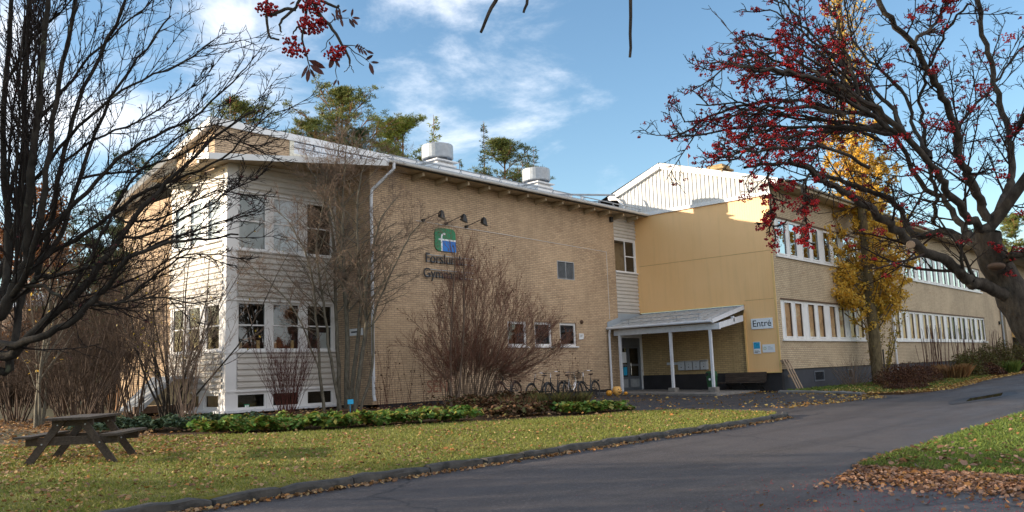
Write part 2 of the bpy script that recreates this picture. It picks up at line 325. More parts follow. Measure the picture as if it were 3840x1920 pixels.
def asphalt(name, lo, hi, wet=False, red=0):
    m,nt,b=newmat(name); f=noise(nt,.35,6,.65); f2=noise(nt,130,2,.6); f3=noise(nt,3,6,.7)
    c=ramp(nt,f,[(.3,lo),(.7,hi)]); c=mixc(nt,ramp(nt,f2,[(.3,0),(.75,.7)]),c,tuple(x*2.1 for x in hi))
    st=noise(nt,30,4,.7); c=mixc(nt,ramp(nt,st,[(.54,0),(.66,.9)]),c,tuple(x*2.6 for x in hi))
    vo=N(nt,'ShaderNodeTexVoronoi',feature='DISTANCE_TO_EDGE'); g0=N(nt,'ShaderNodeNewGeometry'); nw=N(nt,'ShaderNodeTexNoise'); nw.inputs['Scale'].default_value=1.5; nt.links.new(g0.outputs['Position'],nw.inputs['Vector'])
    va=N(nt,'ShaderNodeVectorMath',operation='MULTIPLY_ADD'); nt.links.new(nw.outputs['Color'],va.inputs[0]); va.inputs[1].default_value=(.9,.9,.9); nt.links.new(g0.outputs['Position'],va.inputs[2]); nt.links.new(va.outputs[0],vo.inputs['Vector']); vo.inputs['Scale'].default_value=.16
    c=mixc(nt,ramp(nt,vo.outputs['Distance'],[(.0,.75),(.006,0)]),c,(.012,.011,.012))
    gs=N(nt,'ShaderNodeMapping'); nt.links.new(g0.outputs['Position'],gs.inputs[0]); gs.inputs['Scale'].default_value=(.12,1.6,1); c=mixc(nt,ramp(nt,noise(nt,.9,5,.65,gs.outputs[0]),[(.48,0),(.72,.55)]),c,tuple(x*.45 for x in lo))
    c=mixc(nt,ramp(nt,f3,[(.5,0),(.75,.4)]),c,tuple(x*.55 for x in lo)); nt.links.new(c,b.inputs['Base Color'])
    g=N(nt,'ShaderNodeNewGeometry'); mp=N(nt,'ShaderNodeMapping'); nt.links.new(g.outputs['Position'],mp.inputs[0]); mp.inputs['Scale'].default_value=(.25,1,1)
    r=ramp(nt,noise(nt,.5,5,.6,mp.outputs[0]),[(.35,.50),(.65,.82)]); nt.links.new(r,b.inputs['Roughness']); bump(nt,b,f2,.6,.01)
    b.inputs['Specular IOR Level'].default_value=.35
    return m
M['asphalt']=asphalt('worn_asphalt',(.038,.031,.029),(.070,.058,.053))
M['asphalt_dark']=asphalt('dark_asphalt',(.022,.021,.023),(.036,.033,.035))
M['kerbstone']=simple('kerb_granite',(.060,.054,.048),.9,.4,5,bmp=.8,bscale=25,dirt=((.022,.020,.017),3,.5))
M['gravel']=simple('gravel',(.13,.11,.095),.95,.4,20,bmp=.8,bscale=60)
m,nt,b=newmat('puddle_water'); b.inputs['Base Color'].default_value=(.01,.01,.012,1); b.inputs['Roughness'].default_value=.03; M['water']=m
def wood(name,c1,c2,sc=(1,18,18)):
    m,nt,b=newmat(name); t=N(nt,'ShaderNodeTexCoord'); mp=N(nt,'ShaderNodeMapping'); nt.links.new(t.outputs['Object'],mp.inputs[0]); mp.inputs['Scale'].default_value=sc
    f=noise(nt,2.2,6,.65,mp.outputs[0]); nt.links.new(ramp(nt,f,[(.3,c1),(.7,c2)]),b.inputs['Base Color']); b.inputs['Roughness'].default_value=.8; bump(nt,b,f,.4,.01); return m
M['wood_dark']=wood('weathered_dark_timber',(.022,.015,.011),(.085,.062,.045),(18,1,18))
M['wood_bench']=wood('weathered_bench_timber',(.025,.016,.012),(.11,.075,.055),(18,1,18))
M['pallet']=wood('pallet_timber',(.20,.13,.08),(.42,.30,.20),(14,14,2))

# ------------------------------------------------------------------ world, sun
w=bpy.data.worlds.new('World'); scn.world=w; w.use_nodes=True; nt=w.node_tree; nt.nodes.clear()
SUN_AZ=math.radians(-45); SUN_EL=math.radians(11.5)     # azimuth from +Y towards +X
wo=N(nt,'ShaderNodeOutputWorld'); bg=N(nt,'ShaderNodeBackground'); bg.inputs[1].default_value=.15
sk=N(nt,'ShaderNodeTexSky',sky_type='NISHITA',sun_disc=False); sk.sun_elevation=SUN_EL; sk.sun_rotation=SUN_AZ; sk.air_density=1.0; sk.dust_density=.5; sk.ozone_density=1.6; sk.altitude=100
tc=N(nt,'ShaderNodeTexCoord'); sp=N(nt,'ShaderNodeSeparateXYZ'); nt.links.new(tc.outputs['Generated'],sp.inputs[0])
def mth(op,a,b=None):
    n=N(nt,'ShaderNodeMath',operation=op)
    for i,s in enumerate((a,b)):
        if s is None: continue
        if isinstance(s,(int,float)): n.inputs[i].default_value=s
        else: nt.links.new(s,n.inputs[i])
    return n.outputs[0]
# clouds: a flat deck seen in perspective (direction / height)
zz=mth('MAXIMUM',mth('ADD',sp.outputs[2],.10),.03)
cb=N(nt,'ShaderNodeCombineXYZ'); nt.links.new(mth('DIVIDE',sp.outputs[0],zz),cb.inputs[0]); nt.links.new(mth('DIVIDE',sp.outputs[1],zz),cb.inputs[1]); cb.inputs[2].default_value=3.7
n1=N(nt,'ShaderNodeTexNoise'); cm=N(nt,'ShaderNodeMapping'); nt.links.new(tc.outputs['Generated'],cm.inputs[0]); cm.inputs['Scale'].default_value=(1,1,2.2); cm.inputs['Location'].default_value=(.3,.1,.7); nt.links.new(cm.outputs[0],n1.inputs['Vector']); n1.inputs['Scale'].default_value=4.2; n1.inputs['Detail'].default_value=9; n1.inputs['Roughness'].default_value=.62; n1.inputs['Distortion'].default_value=.3
def blob(az,el,rad,s):
    a=math.radians(az); e=math.radians(el); d=(math.sin(a)*math.cos(e),math.cos(a)*math.cos(e),math.sin(e))
    dp=N(nt,'ShaderNodeVectorMath',operation='DOT_PRODUCT'); nt.links.new(tc.outputs['Generated'],dp.inputs[0]); dp.inputs[1].default_value=d
    mr=N(nt,'ShaderNodeMapRange'); mr.interpolation_type='SMOOTHSTEP'; nt.links.new(dp.outputs['Value'],mr.inputs[0])
    mr.inputs[1].default_value=math.cos(math.radians(rad)); mr.inputs[2].default_value=1; mr.inputs[3].default_value=0; mr.inputs[4].default_value=s; return mr.outputs[0]
def blobpx(px,py,rad,s):
    r=ray(px,py).normalized(); return blob(math.degrees(math.atan2(r.x,r.y)),math.degrees(math.asin(r.z)),rad,s)
acc=None
for a in ((1750,110,11,.24),(1560,60,9,.16),(1000,150,9,.22),(850,420,7,.16),(420,300,16,.12),(100,600,14,.17),(300,900,9,.2),(2000,230,5,.02),(2290,690,2.4,.20),(2220,400,2.2,.10),(1250,650,4,.14),(2000,620,6,.06),(-1500,300,30,.25),(3500,700,6,.08)):
    q=blobpx(*a); acc=q if acc is None else mth('MAXIMUM',acc,q)
acc=mth('MAXIMUM',acc,blob(178,28,75,.55))  # large unseen cloud bank added behind the camera to brighten the facades
cl=mth('ADD',n1.outputs[0],acc)
mr=N(nt,'ShaderNodeMapRange'); mr.interpolation_type='SMOOTHSTEP'; nt.links.new(cl,mr.inputs[0]); mr.inputs[1].default_value=.60; mr.inputs[2].default_value=.92; mr.inputs[3].default_value=0; mr.inputs[4].default_value=.85
mx=N(nt,'ShaderNodeMix',data_type='RGBA'); nt.links.new(mr.outputs[0],mx.inputs[0]); 
hs=N(nt,'ShaderNodeHueSaturation'); hs.inputs['Saturation'].default_value=1.12; hs.inputs['Value'].default_value=.58; nt.links.new(sk.outputs[0],hs.inputs['Color'])
nt.links.new(hs.outputs[0],mx.inputs[6]); mx.inputs[7].default_value=(3.3,3.32,3.45,1)
nt.links.new(mx.outputs[2],bg.inputs[0]); nt.links.new(bg.outputs[0],wo.inputs[0])
sd=bpy.data.lights.new('sun','SUN'); sd.energy=2.7; sd.angle=math.radians(.5); sd.color=(1,.86,.68)
so=bpy.data.objects.new('sun',sd); COL.objects.link(so)
sv=Vector((math.sin(SUN_AZ)*math.cos(SUN_EL),math.cos(SUN_AZ)*math.cos(SUN_EL),math.sin(SUN_EL)))
so.rotation_euler=sv.to_track_quat('Z','Y').to_euler()
scn.view_settings.view_transform='Standard'; scn.view_settings.look='None'; scn.view_settings.exposure=1.7; scn.view_settings.gamma=1

# ------------------------------------------------------------------ ground sheets
def sheet(name, poly, dz, mat, label=None, nx=None, skirt=0, kind='structure'):
    """flat-ish polygon laid on the sloping ground, optional skirt down"""
    mb=MB(); P=[(x,y,gz(x,y)+dz) for x,y in poly]; mb.quad(*P)
    if skirt:
        for i in range(len(P)):
            a=P[i]; b=P[(i+1)%len(P)]; mb.quad(a,(a[0],a[1],a[2]-skirt),(b[0],b[1],b[2]-skirt),b)
    o=mb.build(name,mat); o['kind']=kind
    if label: o['label']=label
    return o
mb=MB(); ys=[-900,-12,40,900]
for a,b in zip(ys[:-1],ys[1:]): mb.quad((-900,a,gz(0,a)),(900,a,gz(0,a)),(900,b,gz(0,b)),(-900,b,gz(0,b)))
o=mb.build('ground',M['ground']); o['kind']='structure'
sheet('road',[(-60,-11.9),(160,-11.9),(160,14.5),(34.9,14.5),(34.9,22.6),(22,22.6),(17,17.5),(-60,17.5)],.004,M['asphalt'])
# darker asphalt in the entrance corner; the building's shade put into its colour
sheet('entrance_paving',[(21.5,13.4),(24,11.4),(31.2,9.6),(34.2,12.6),(34.82,15.4),(34.82,22.5),(24.2,22.5),(22.3,18),(21.2,15.2)],.008,M['asphalt_dark'])
lawn_poly=[(-30,9.25),(2,9.2),(8,9.2),(12.3,9.2),(16.5,9.15),(19.3,9.2),(20.4,9.35),(20.9,9.6),(21.2,10.0),(21.3,10.7),(21.3,11.5),(21.2,12.2),(20.9,12.9),(20.3,13.2),(19.4,13.35),(18,13.45),(15.9,14.4),(13.6,15.5),(11.7,16.0),(10.2,16.8),(9.0,18.2),(6,19.6),(-2,20.5),(-30,21)]
sheet('lawn',lawn_poly,.10,M['lawn'],skirt=.13)
bed_poly=[(9.2,18.4),(10.3,17.0),(11.8,16.2),(13.7,15.7),(16,14.6),(18.1,13.8),(19.8,13.6),(20.9,13.8),(21.8,14.6),(22.6,17.5),(23.6,20.2),(24.4,22.49),(18.2,22.49),(18.2,24.4),(13.9,24.4),(13.9,29),(8.5,29),(8.5,22)]
sheet('planting_bed',bed_poly,.075,M['soil'],skirt=.13)
sheet('back_yard_path',[(-20,24.5),(7.6,24.0),(8.4,29.5),(8.0,33),(-20,34)],.012,M['gravel'])
wb=[(34.9,15.5),(33.9,15.4),(33.7,12.9),(32.6,11.4),(33.6,10.3),(36,9.95),(41,10.4),(49.4,11.6),(60,12.4),(69,12.9),(100,13.2),(100,15.5)]
sheet('wing_bed',wb,.09,M['soil'],skirt=.12)
rl=[(11.95,4.35),(11.85,3.6),(11.9,2.5),(12.05,1.6),(12.4,-4),(12.6,-11.8),(90,-11.8),(90,5.2),(40,5.0),(24,4.65),(15,4.45),(12.5,4.42)]
sheet('verge_lawn',rl,.035,M['lawn'],skirt=.05)
sheet('puddle_patch',[(27.2,7.1),(29,7.6),(33,7.7),(37,7.3),(35,6.8),(30,6.7)],.012,M['asphalt_dark'])
mb=MB(); mb.quad(*[(x,y,gz(x,y)+.016) for x,y in ((29,7.1),(31,7.45),(35.5,7.4),(33,6.95))]); o=mb.build('puddle',M['water']); o['kind']='structure'
sheet('canopy_slab',[(30.9,16.6),(34.8,16.6),(34.8,22.48),(30.9,22.48)],.09,M['concrete'],skirt=.1)

# kerb stones: rough granite lengths with open joints
def kerb(name, path, wdt, top, seglen, mat, jit=.02, slump=()):
    mb=MB(); pts=[Vector((x,y)) for x,y in path]
    L=[0]
    for a,b in zip(pts[:-1],pts[1:]): L.append(L[-1]+(b-a).length)
    def P(s):
        s=max(0,min(L[-1]-1e-5,s))
        for i in range(len(L)-1):
            if s<=L[i+1]: f=(s-L[i])/(L[i+1]-L[i]); return pts[i].lerp(pts[i+1],f)
    s=0
    while s<L[-1]:
        l=seglen*random.uniform(.75,1.2); e=min(L[-1],s+l-.03); k=max(2,int((e-s)/.22)); tilt=random.uniform(-.02,.02); dy=random.uniform(-jit,jit)
        rows=[]
        for i in range(k+1):
            q=s+(e-s)*i/k; c=P(q); t=(P(q+.02)-P(q-.02)); t.normalize(); n=Vector((t.y,-t.x))
            end=min(i,k-i); rnd=.012 if end==0 else 0
            z0=gz(c.x,c.y); tp=z0+top+tilt*(i/k-.5)*2*.6+random.uniform(-.012,.012)-rnd*1.6
            row=[]
            for (d,z) in ((.5,-.1),(.5,top*.55),(.42,top*.9),(.2,top),(-.3,top),(-.5,top*.75),(-.5,-.1)):
                jj=random.uniform(-.012,.012); row.append((c.x+n.x*(d*wdt+dy+jj*(1 if abs(d)>.3 else 0)-rnd*d*2),c.y+n.y*(d*wdt+dy+jj-rnd*d*2),z0+z if z<0 else tp-top+z+jj*.8))
            rows.append(row)
        b=len(mb.v)
        for r in rows: mb.v+=r
        for i in range(k):
            for j in range(6): mb.f.append((b+i*7+j,b+i*7+j+1,b+(i+1)*7+j+1,b+(i+1)*7+j))
        mb.f.append(tuple(b+j for j in reversed(range(7)))); mb.f.append(tuple(b+k*7+j for j in range(7)))
        s+=l
    o=mb.build(name,mat); o['kind']='structure'; return o
kerb('kerb',[(-8,9.15),(2,9.1),(8,9.1),(12.3,9.1),(16.5,9.05),(19.3,9.1),(20.65,9.25),(21.3,9.55)],.19,.115,1.15,M['kerbstone'],.035)
kerb('verge_kerb',[(12.4,4.52),(11.9,4.38),(11.75,3.6),(11.78,2.5),(11.95,1.6),(12.3,-4)],.16,.035,1.0,M['kerbstone'],.015)
kerb('wing_kerb',[(33.9,15.3),(33.6,12.9),(32.5,11.4)],.3,.12,2.4,M['concrete'],.01)

# ------------------------------------------------------------------ building helpers
UP=Vector((0,0,1))
class Fr:      # wall frame: u along, z up, d outward
    def __init__(s,ox,oy,u,n): s.o=Vector((ox,oy,0)); s.u=Vector((*u,0)); s.n=Vector((*n,0))
    def __call__(s,u,z,d=0): p=s.o+s.u*u+s.n*d; return (p.x,p.y,z)
    def box(s,mb,u0,u1,z0,z1,d0,d1): return mb.box(s(u0,z0,d0),s(u1,z1,d1))
def wall(mb,F,u0,u1,z0,z1,holes=(),depth=.12,d=0):
    us=sorted({u0,u1,*[h[0] for h in holes],*[h[1] for h in holes]}); zs=sorted({z0,z1,*[h[2] for h in holes],*[h[3] for h in holes]})
    us=[u for u in us if u0<=u<=u1]; zs=[z for z in zs if z0<=z<=z1]
    for a,b in zip(us[:-1],us[1:]):
        for c,e in zip(zs[:-1],zs[1:]):
            um,zm=(a+b)/2,(c+e)/2
            if any(h[0]<um<h[1] and h[2]<zm<h[3] for h in holes): continue
            mb.quad(F(a,c,d),F(b,c,d),F(b,e,d),F(a,e,d))
    for h in holes:
        a,b,c,e=h; q=d-depth
        mb.quad(F(a,c,d),F(b,c,d),F(b,c,q),F(a,c,q)); mb.quad(F(a,e,q),F(b,e,q),F(b,e,d),F(a,e,d))
        mb.quad(F(a,c,q),F(a,e,q),F(a,e,d),F(a,c,d)); mb.quad(F(b,c,d),F(b,e,d),F(b,e,q),F(b,c,q))
def siding(mb,F,u0,u1,z0,z1,pitch=.185,amp=.05,d=.0):
    n=max(1,round((z1-z0)/pitch)); p=(z1-z0)/n
    for i in range(n):
        z=z0+i*p
        prof=[(z,d),(z+p*.20,d),(z+p*.38,d+amp),(z+p*.80,d+amp),(z+p,d)]
        for (za,da),(zb,db) in zip(prof[:-1],prof[1:]): mb.quad(F(u0,za,da),F(u1,za,da),F(u1,zb,db),F(u0,zb,db))
def window(par,F,u0,u1,z0,z1,d=-.07,fw=.07,mull=(),trans=(),sill=True,fill='dark',label=None,gm='glass',fmat='white',panels=(),fills=None,sillw=.06):
    """frame (part) with pane, sill and what stands behind the pane (sub-parts)"""
    f=MB(); F.box(f,u0,u0+fw,z0,z1,d-.05,d); F.box(f,u1-fw,u1,z0,z1,d-.05,d)
    F.box(f,u0+fw,u1-fw,z0,z0+fw,d-.05,d-.002); F.box(f,u0+fw,u1-fw,z1-fw,z1,d-.05,d-.002)
    for (a,b) in panels: F.box(f,a,b,z0+fw,z1-fw,d-.05,d-.004)
    for mm in mull: F.box(f,mm-.035,mm+.035,z0+fw,z1-fw,d-.05,d-.004)
    for tz in trans: F.box(f,u0+fw,u1-fw,tz-.022,tz+.022,d-.045,d-.008)
    fo=f.build('window',M[fmat],par)
    if label: fo['label']=label
    p=MB(); p.quad(F(u0+.02,z0+.02,d-.03),F(u1-.02,z0+.02,d-.03),F(u1-.02,z1-.02,d-.03),F(u0+.02,z1-.02,d-.03)); p.build('pane',M[gm],fo)
    if sill:
        s=MB(); F.box(s,u0-.06,u1+.06,z0-.055,z0-.005,d-.05,d+.14); s.build('sill',M['white'],fo)
    i=MB(); q=d-.75
    a,b,c,e=u0+.01,u1-.01,z0+.01,z1-.01
    i.quad(F(a,c,q),F(b,c,q),F(b,e,q),F(a,e,q)); i.quad(F(a,c,q),F(a,e,q),F(a,e,d-.052),F(a,c,d-.052)); i.quad(F(b,c,q),F(b,e,q),F(b,e,d-.052),F(b,c,d-.052))
    i.quad(F(a,c,q),F(b,c,q),F(b,c,d-.052),F(a,c,d-.052)); i.quad(F(a,e,q),F(b,e,q),F(b,e,d-.052),F(a,e,d-.052)); i.build('room',M['dark'],fo)
    for (ba,bb,bc,be,mt) in (fills or ()):
        s=MB(); F.box(s,ba,bb,bc,be,d-.10,d-.085); s.build('blind',M[mt],fo)  # white fills are blinds; tan ones carry the colour of reflections
    return fo
U0,W,X,WR=18.205,22.504,34.822,15.536
W1=24.43; XB=13.93; YB=28.12; PL=.62
FM=Fr(0,W,(1,0),(0,-1)); FG=Fr(U0,0,(0,-1),(-1,0)); FB=Fr(0,W1,(1,0),(0,-1)); FL=Fr(XB,0,(0,-1),(-1,0)); FY=Fr(X,0,(0,-1),(-1,0)); FW=Fr(0,WR,(1,0),(0,-1))
XR=14.35; FR=Fr(XR,0,(0,-1),(-1,0))
# ------------------------------------------------------------------ main block
mainb=thing('school_building','two-storey tan brick school block with white clad bay, long gutter and two round roof vents','building',(U0,W,.4))
# brick walls
mb=MB()
smallw=[(25.1,26.28,2.56,3.57),(26.78,27.92,2.56,3.57),(28.46,29.62,2.56,3.57)]
vent=(28.45,29.66,5.47,6.27)
wall(mb,FM,U0,32.9,PL,8.95,smallw+[vent],.13)
wall(mb,FG,-W1,-W,PL,8.9)
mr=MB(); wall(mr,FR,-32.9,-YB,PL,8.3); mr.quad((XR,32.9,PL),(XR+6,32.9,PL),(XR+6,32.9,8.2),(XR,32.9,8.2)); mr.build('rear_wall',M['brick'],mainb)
mb.quad((32.9,W,PL),(32.9,W+.35,PL),(32.9,W+.35,8.95),(32.9,W,8.95))
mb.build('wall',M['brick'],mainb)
mb=MB(); FM.box(mb,U0+.03,32.87,.2,PL,-.3,-.03); FG.box(mb,-W1,-W-.03,.2,PL,-.3,-.03); mb.box((XB+.15,W1+.12,.2),(U0+.2,YB,.60)); mb.box((XR+.1,YB,.2),(XR+3,32.8,PL))
mb.build('plinth',M['plinth'],mainb)
# bay: front and left side, siding bands between rows of windows
bayw=[(14.3,15.4),(15.58,16.70),(16.92,18.04)]
rows=[(.66,1.20),(2.52,4.12),(5.80,7.70)]
mb=MB()
holes=[(a,b,c,e) for (c,e) in rows for (a,b) in bayw]
wall(mb,FB,XB,U0,.60,8.75,holes,.1)
sidew=[(-28.0,-27.15),(-26.95,-26.05),(-25.76,-24.82)]
holes=[(a,b,c,e) for (c,e) in ((.70,1.2),(2.55,4.1),(6.12,7.62)) for (a,b) in sidew]
wall(mb,FL,-YB,-W1,.60,8.55,holes,.1)
mb.quad((XB,YB,.6),(XR,YB,.6),(XR,YB,8.9),(XB,YB,8.9))
mb.build('bay_wall',M['white'],mainb)
mb=MB()
for (a,b) in ((1.30,2.44),(4.20,5.72),(7.78,8.60)): siding(mb,FB,XB+.38,U0,a,b,.19,.055,.012)
for (a,b) in ((1.30,2.44),(4.20,6.0),(7.70,8.45)): siding(mb,FL,-YB,-W1-.16,a,b,.19,.055,.012)
mb.build('siding',M['siding'],mainb)
mb=MB()
for z in (1.25,2.47,4.16,5.75,7.74): FB.box(mb,XB-.02,U0,z-.03,z+.012,.0,.055); FL.box(mb,-YB,-W1-.001,z-.03,z+.012,.0,.055)
mb.build('band_trim',M['white'],mainb)
mb=MB(); mb.box((XB-.03,W1-.03,.6),(XB+.36,W1+.1,8.55)); mb.box((XB-.031,W1+.1,.6),(XB+.1,W1+.2,8.5))
mb.build('corner_board',M['white'],mainb)
mb=MB(); mb.box((XB-.16,W1-.2,.58),(U0+.02,W1+.3,.655)); mb.box((XB-.16,W1+.3,.58),(XB+.2,YB+.1,.655)); mb.build('ledge',M['post_white'],mainb)
for r,(c,e) in enumerate(rows):
    for k,(a,b) in enumerate(bayw):
        tr=() if r==0 else (((c+e)/2+.03,))
        fl=()
        if r==2 and k==0: fl=((a+.07,b-.07,c+.05,e-.07,'blind'),)
        if r==2 and k==1: fl=((a+.07,b-.07,c+.05,e-.07,'blind'),)
        if r==1: fl=((a+.1,a+.25,c+.08,c+.3,'tan_refl'),(b-.32,b-.2,c+.08,c+.35,'yellow_trim')) if k!=2 else ((a+.55,b-.1,c+.08,c+.62,'blind'),)
        window(mainb,FB,a,b,c,e,-.02,.075,trans=tr,sill=(r>0),fills=fl,gm='glass',label='upper bay window with its white blind down' if r==2 and k<2 else None)
for r,(c,e) in enumerate(((.70,1.2),(2.55,4.1),(6.12,7.62))):
    for (a,b) in sidew: window(mainb,FL,a,b,c,e,-.02,.075,trans=() if r==0 else ((c+e)/2+.03,),sill=r>0,fills=((a+.07,b-.07,c+.07,e-.07,'tan_refl' if r!=2 else 'blind'),) if r!=1 else ())
g=MB(); FB.box(g,14.62,14.80,.70,.83,-.049,-.045); tag(g.build('green_notice',M['sign_green']),'small green notice inside the low bay window above the green planting','notice')
g=MB(); FB.box(g,14.645,14.70,.73,.80,-.0445,-.043); FB.box(g,14.72,14.775,.745,.80,-.0445,-.043); g.build('print',M['sign_white'],bpy.data.objects['green_notice'])
for (a,b,c,e) in smallw: window(mainb,FM,a,b,c,e,-.06,.10,fills=())
# louvred vent
mb=MB(); a,b,c,e=vent
FM.box(mb,a,b,c,c+.04,-.06,.012); FM.box(mb,a,b,e-.04,e,-.06,.012); FM.box(mb,a,a+.04,c+.04,e-.04,-.06,.01); FM.box(mb,b-.04,b,c+.04,e-.04,-.06,.01); FM.box(mb,(a+b)/2-.02,(a+b)/2+.02,c+.04,e-.04,-.06,.008)
vg=mb.build('vent_grille',M['galv'],mainb)
mb=MB(); FM.box(mb,a+.02,b-.02,c+.02,e-.02,-.12,-.10); mb.build('duct',M['black'],vg)
mb=MB()
for i in range(14):
    z=c+.06+i*(e-c-.12)/14
    for (p,q) in ((a+.045,(a+b)/2-.022),((a+b)/2+.022,b-.045)): mb.hexa([FM(p,z,-.005),FM(q,z,-.005),FM(q,z+.03,-.06),FM(p,z+.03,-.06),FM(p,z+.008,0),FM(q,z+.008,0),FM(q,z+.038,-.055),FM(p,z+.038,-.055)])
mb.build('louvres',M['galv'],vg)
# siding strip with its window between brick and yellow wall
FS=Fr(0,W+.08,(1,0),(0,-1))
mb=MB(); wall(mb,FS,32.9,X+.14,.5,8.9,[(32.98,34.74,6.1,7.68),(33.05,34.78,.47,2.95)],.1); mb.build('stair_wall',M['white'],mainb)
mb=MB(); siding(mb,FS,32.92,X-.01,7.74,8.88,.17,.05,.01); mb.build('stair_siding',M['siding'],mainb)
mb=MB(); siding(mb,FS,32.92,X-.01,4.1,6.02,.17,.05,.01); mb.build('stair_siding',M['siding'],mainb)
so_=window(mainb,FS,32.98,34.74,6.1,7.68,-.02,.06,mull=(33.92,),fills=(),label='stairwell window beside the yellow wall')
mb=MB(); FS.box(mb,33.95,34.70,6.87,6.92,-.06,-.022); mb.build('glazing_bar',M['white'],so_)
mb=MB(); FS.box(mb,33.0,34.72,6.12,7.62,-.6,-.58); mb.build('reflection_panel',M['tan_refl'],so_)  # tan panel carrying the reflection's colour behind the stairwell panes
mb=MB(); FS.box(mb,32.9,34.8,3.55,4.08,.01,.03); mb.build('flashing',M['flashing'],mainb)
# entrance door
dr=MB(); z0,z1=.47,2.95
FS.box(dr,33.05,34.78,2.58,z1,-.08,-.03); FS.box(dr,33.05,33.13,z0,2.58,-.08,-.03); FS.box(dr,34.70,34.78,z0,2.58,-.08,-.03)
do=dr.build('door',M['alu'],mainb); do['label']='grey glazed entrance door under the canopy'
def leaf(a,b,nm):
    l=MB(); FS.box(l,a,a+.09,z0,2.56,-.07,-.025); FS.box(l,b-.09,b,z0,2.56,-.07,-.025)
    for (p,q) in ((z0,z0+.16),(1.02,1.14),(1.62,1.72),(2.46,2.56)): FS.box(l,a+.09,b-.09,p,q,-.07,-.028)
    l.build('door_leaf',M['alu'],do); p=MB(); FS.box(p,a+.09,b-.09,z0+.16,1.02,-.06,-.045); p.build('kick_panel',M['galv'],do)
    g_=MB(); g_.quad(FS(a+.09,1.14,-.05),FS(b-.09,1.14,-.05),FS(b-.09,2.46,-.05),FS(a+.09,2.46,-.05)); g_.build('pane',M['glass'],do)
leaf(33.14,33.74,'a'); leaf(33.75,34.69,'b')
h=MB(); h.cyl(FS(33.86,1.2,.02),FS(33.86,1.75,.02),.014); h.cyl(FS(33.86,1.25,-.03),FS(33.86,1.25,.02),.01); h.cyl(FS(33.86,1.7,-.03),FS(33.86,1.7,.02),.01); FS.box(h,33.66,33.71,1.3,1.62,-.025,-.01); h.build('handle',M['chrome'],do)
h=MB(); h.quad(FS(33.06,z0,-.9),FS(34.77,z0,-.9),FS(34.77,2.9,-.9),FS(33.06,2.9,-.9))
for u_ in (33.055,34.775): h.quad(FS(u_,z0,-.9),FS(u_,2.95,-.9),FS(u_,2.95,-.1),FS(u_,z0,-.1))
for z_ in (z0,2.95): h.quad(FS(33.055,z_,-.9),FS(34.775,z_,-.9),FS(34.775,z_,-.1),FS(33.055,z_,-.1))
h.build('lobby',M['dark'],do)
for (p,q,r_,s_,mt,lb) in ((33.27,33.60,1.78,2.28,'sign_white','white notice in the upper pane of the entrance door'),(33.30,33.60,1.2,1.58,'cyan','small teal notice in the lower pane of the entrance door')):
    n_=MB(); FS.box(n_,p,q,r_,s_,-.048,-.044); tag(n_.build('door_notice',M[mt]),lb,'notice')
# roof: lower roof, lantern with clerestory, rear slope
ze=8.92; sl=.17
def zr(y): return ze+sl*(y-21.8)
mb=MB(); t=.10
E0=(18.45,21.8); E1=(13.05,24.0); R0=25.5
top=[(E0[0],E0[1],ze),(X,21.8,ze),(X,R0,zr(R0)),(18.45,R0,zr(R0))]
mb.quad(*top); mb.quad(*[(x,y,z-t) for x,y,z in reversed(top)])
bayr=[(E0[0],E0[1],ze),(18.45,R0,zr(R0)),(13.05,R0,8.95),(E1[0],E1[1],8.66)]
mb.quad(*reversed(bayr)); mb.quad(*[(x,y,z-t) for x,y,z in bayr])
mb.quad((18.45,R0,zr(R0)),(X,R0,zr(R0)),(X,31,10.3),(18.45,31,10.3))
mb.build('roof',M['roofmetal'],mainb)
mb=MB(); mb.beam((E0[0]-.0,E0[1]-.02,ze-.10),(E1[0],E1[1],8.60),.03,.20); mb.beam((13.04,24.0,8.60),(13.04,25.4,8.86),.03,.2)
mb.build('verge_fascia',M['white'],mainb)
mb=MB(); mb.quad((18.5,21.85,8.78),(U0,W,8.80),(U0,W1,8.83),(XB,W1,8.60),(13.1,24.02,8.50)); mb.quad((13.1,24.02,8.50),(XB,W1,8.60),(XB,YB,8.55),(13.1,YB,8.50)); mb.quad((18.5,21.82,8.79),(X,21.82,8.79),(X,W,8.82),(U0,W,8.80)); mb.build('soffit',M['soffit'],mainb)
for i in range(13):
    x=20.2+i*1.16
    if x>X-.3: break
    mb=MB(); mb.hexa([(x-.05,21.92,8.66),(x+.05,21.92,8.66),(x+.05,W-.01,8.56),(x-.05,W-.01,8.56),(x-.05,21.92,8.79),(x+.05,21.92,8.79),(x+.05,W-.01,8.79),(x-.05,W-.01,8.79)]); mb.build('rafter_tail',M['soffit'],mainb)
for y in (24.9,26.0,27.1):
    mb=MB(); mb.beam((13.15,y,8.56-.25*max(0,y-25.4)+.1),(XB+.02,y,8.58-.25*max(0,y-25.4)+.1),.12,.22); mb.build('outrigger',M['cream'],mainb)
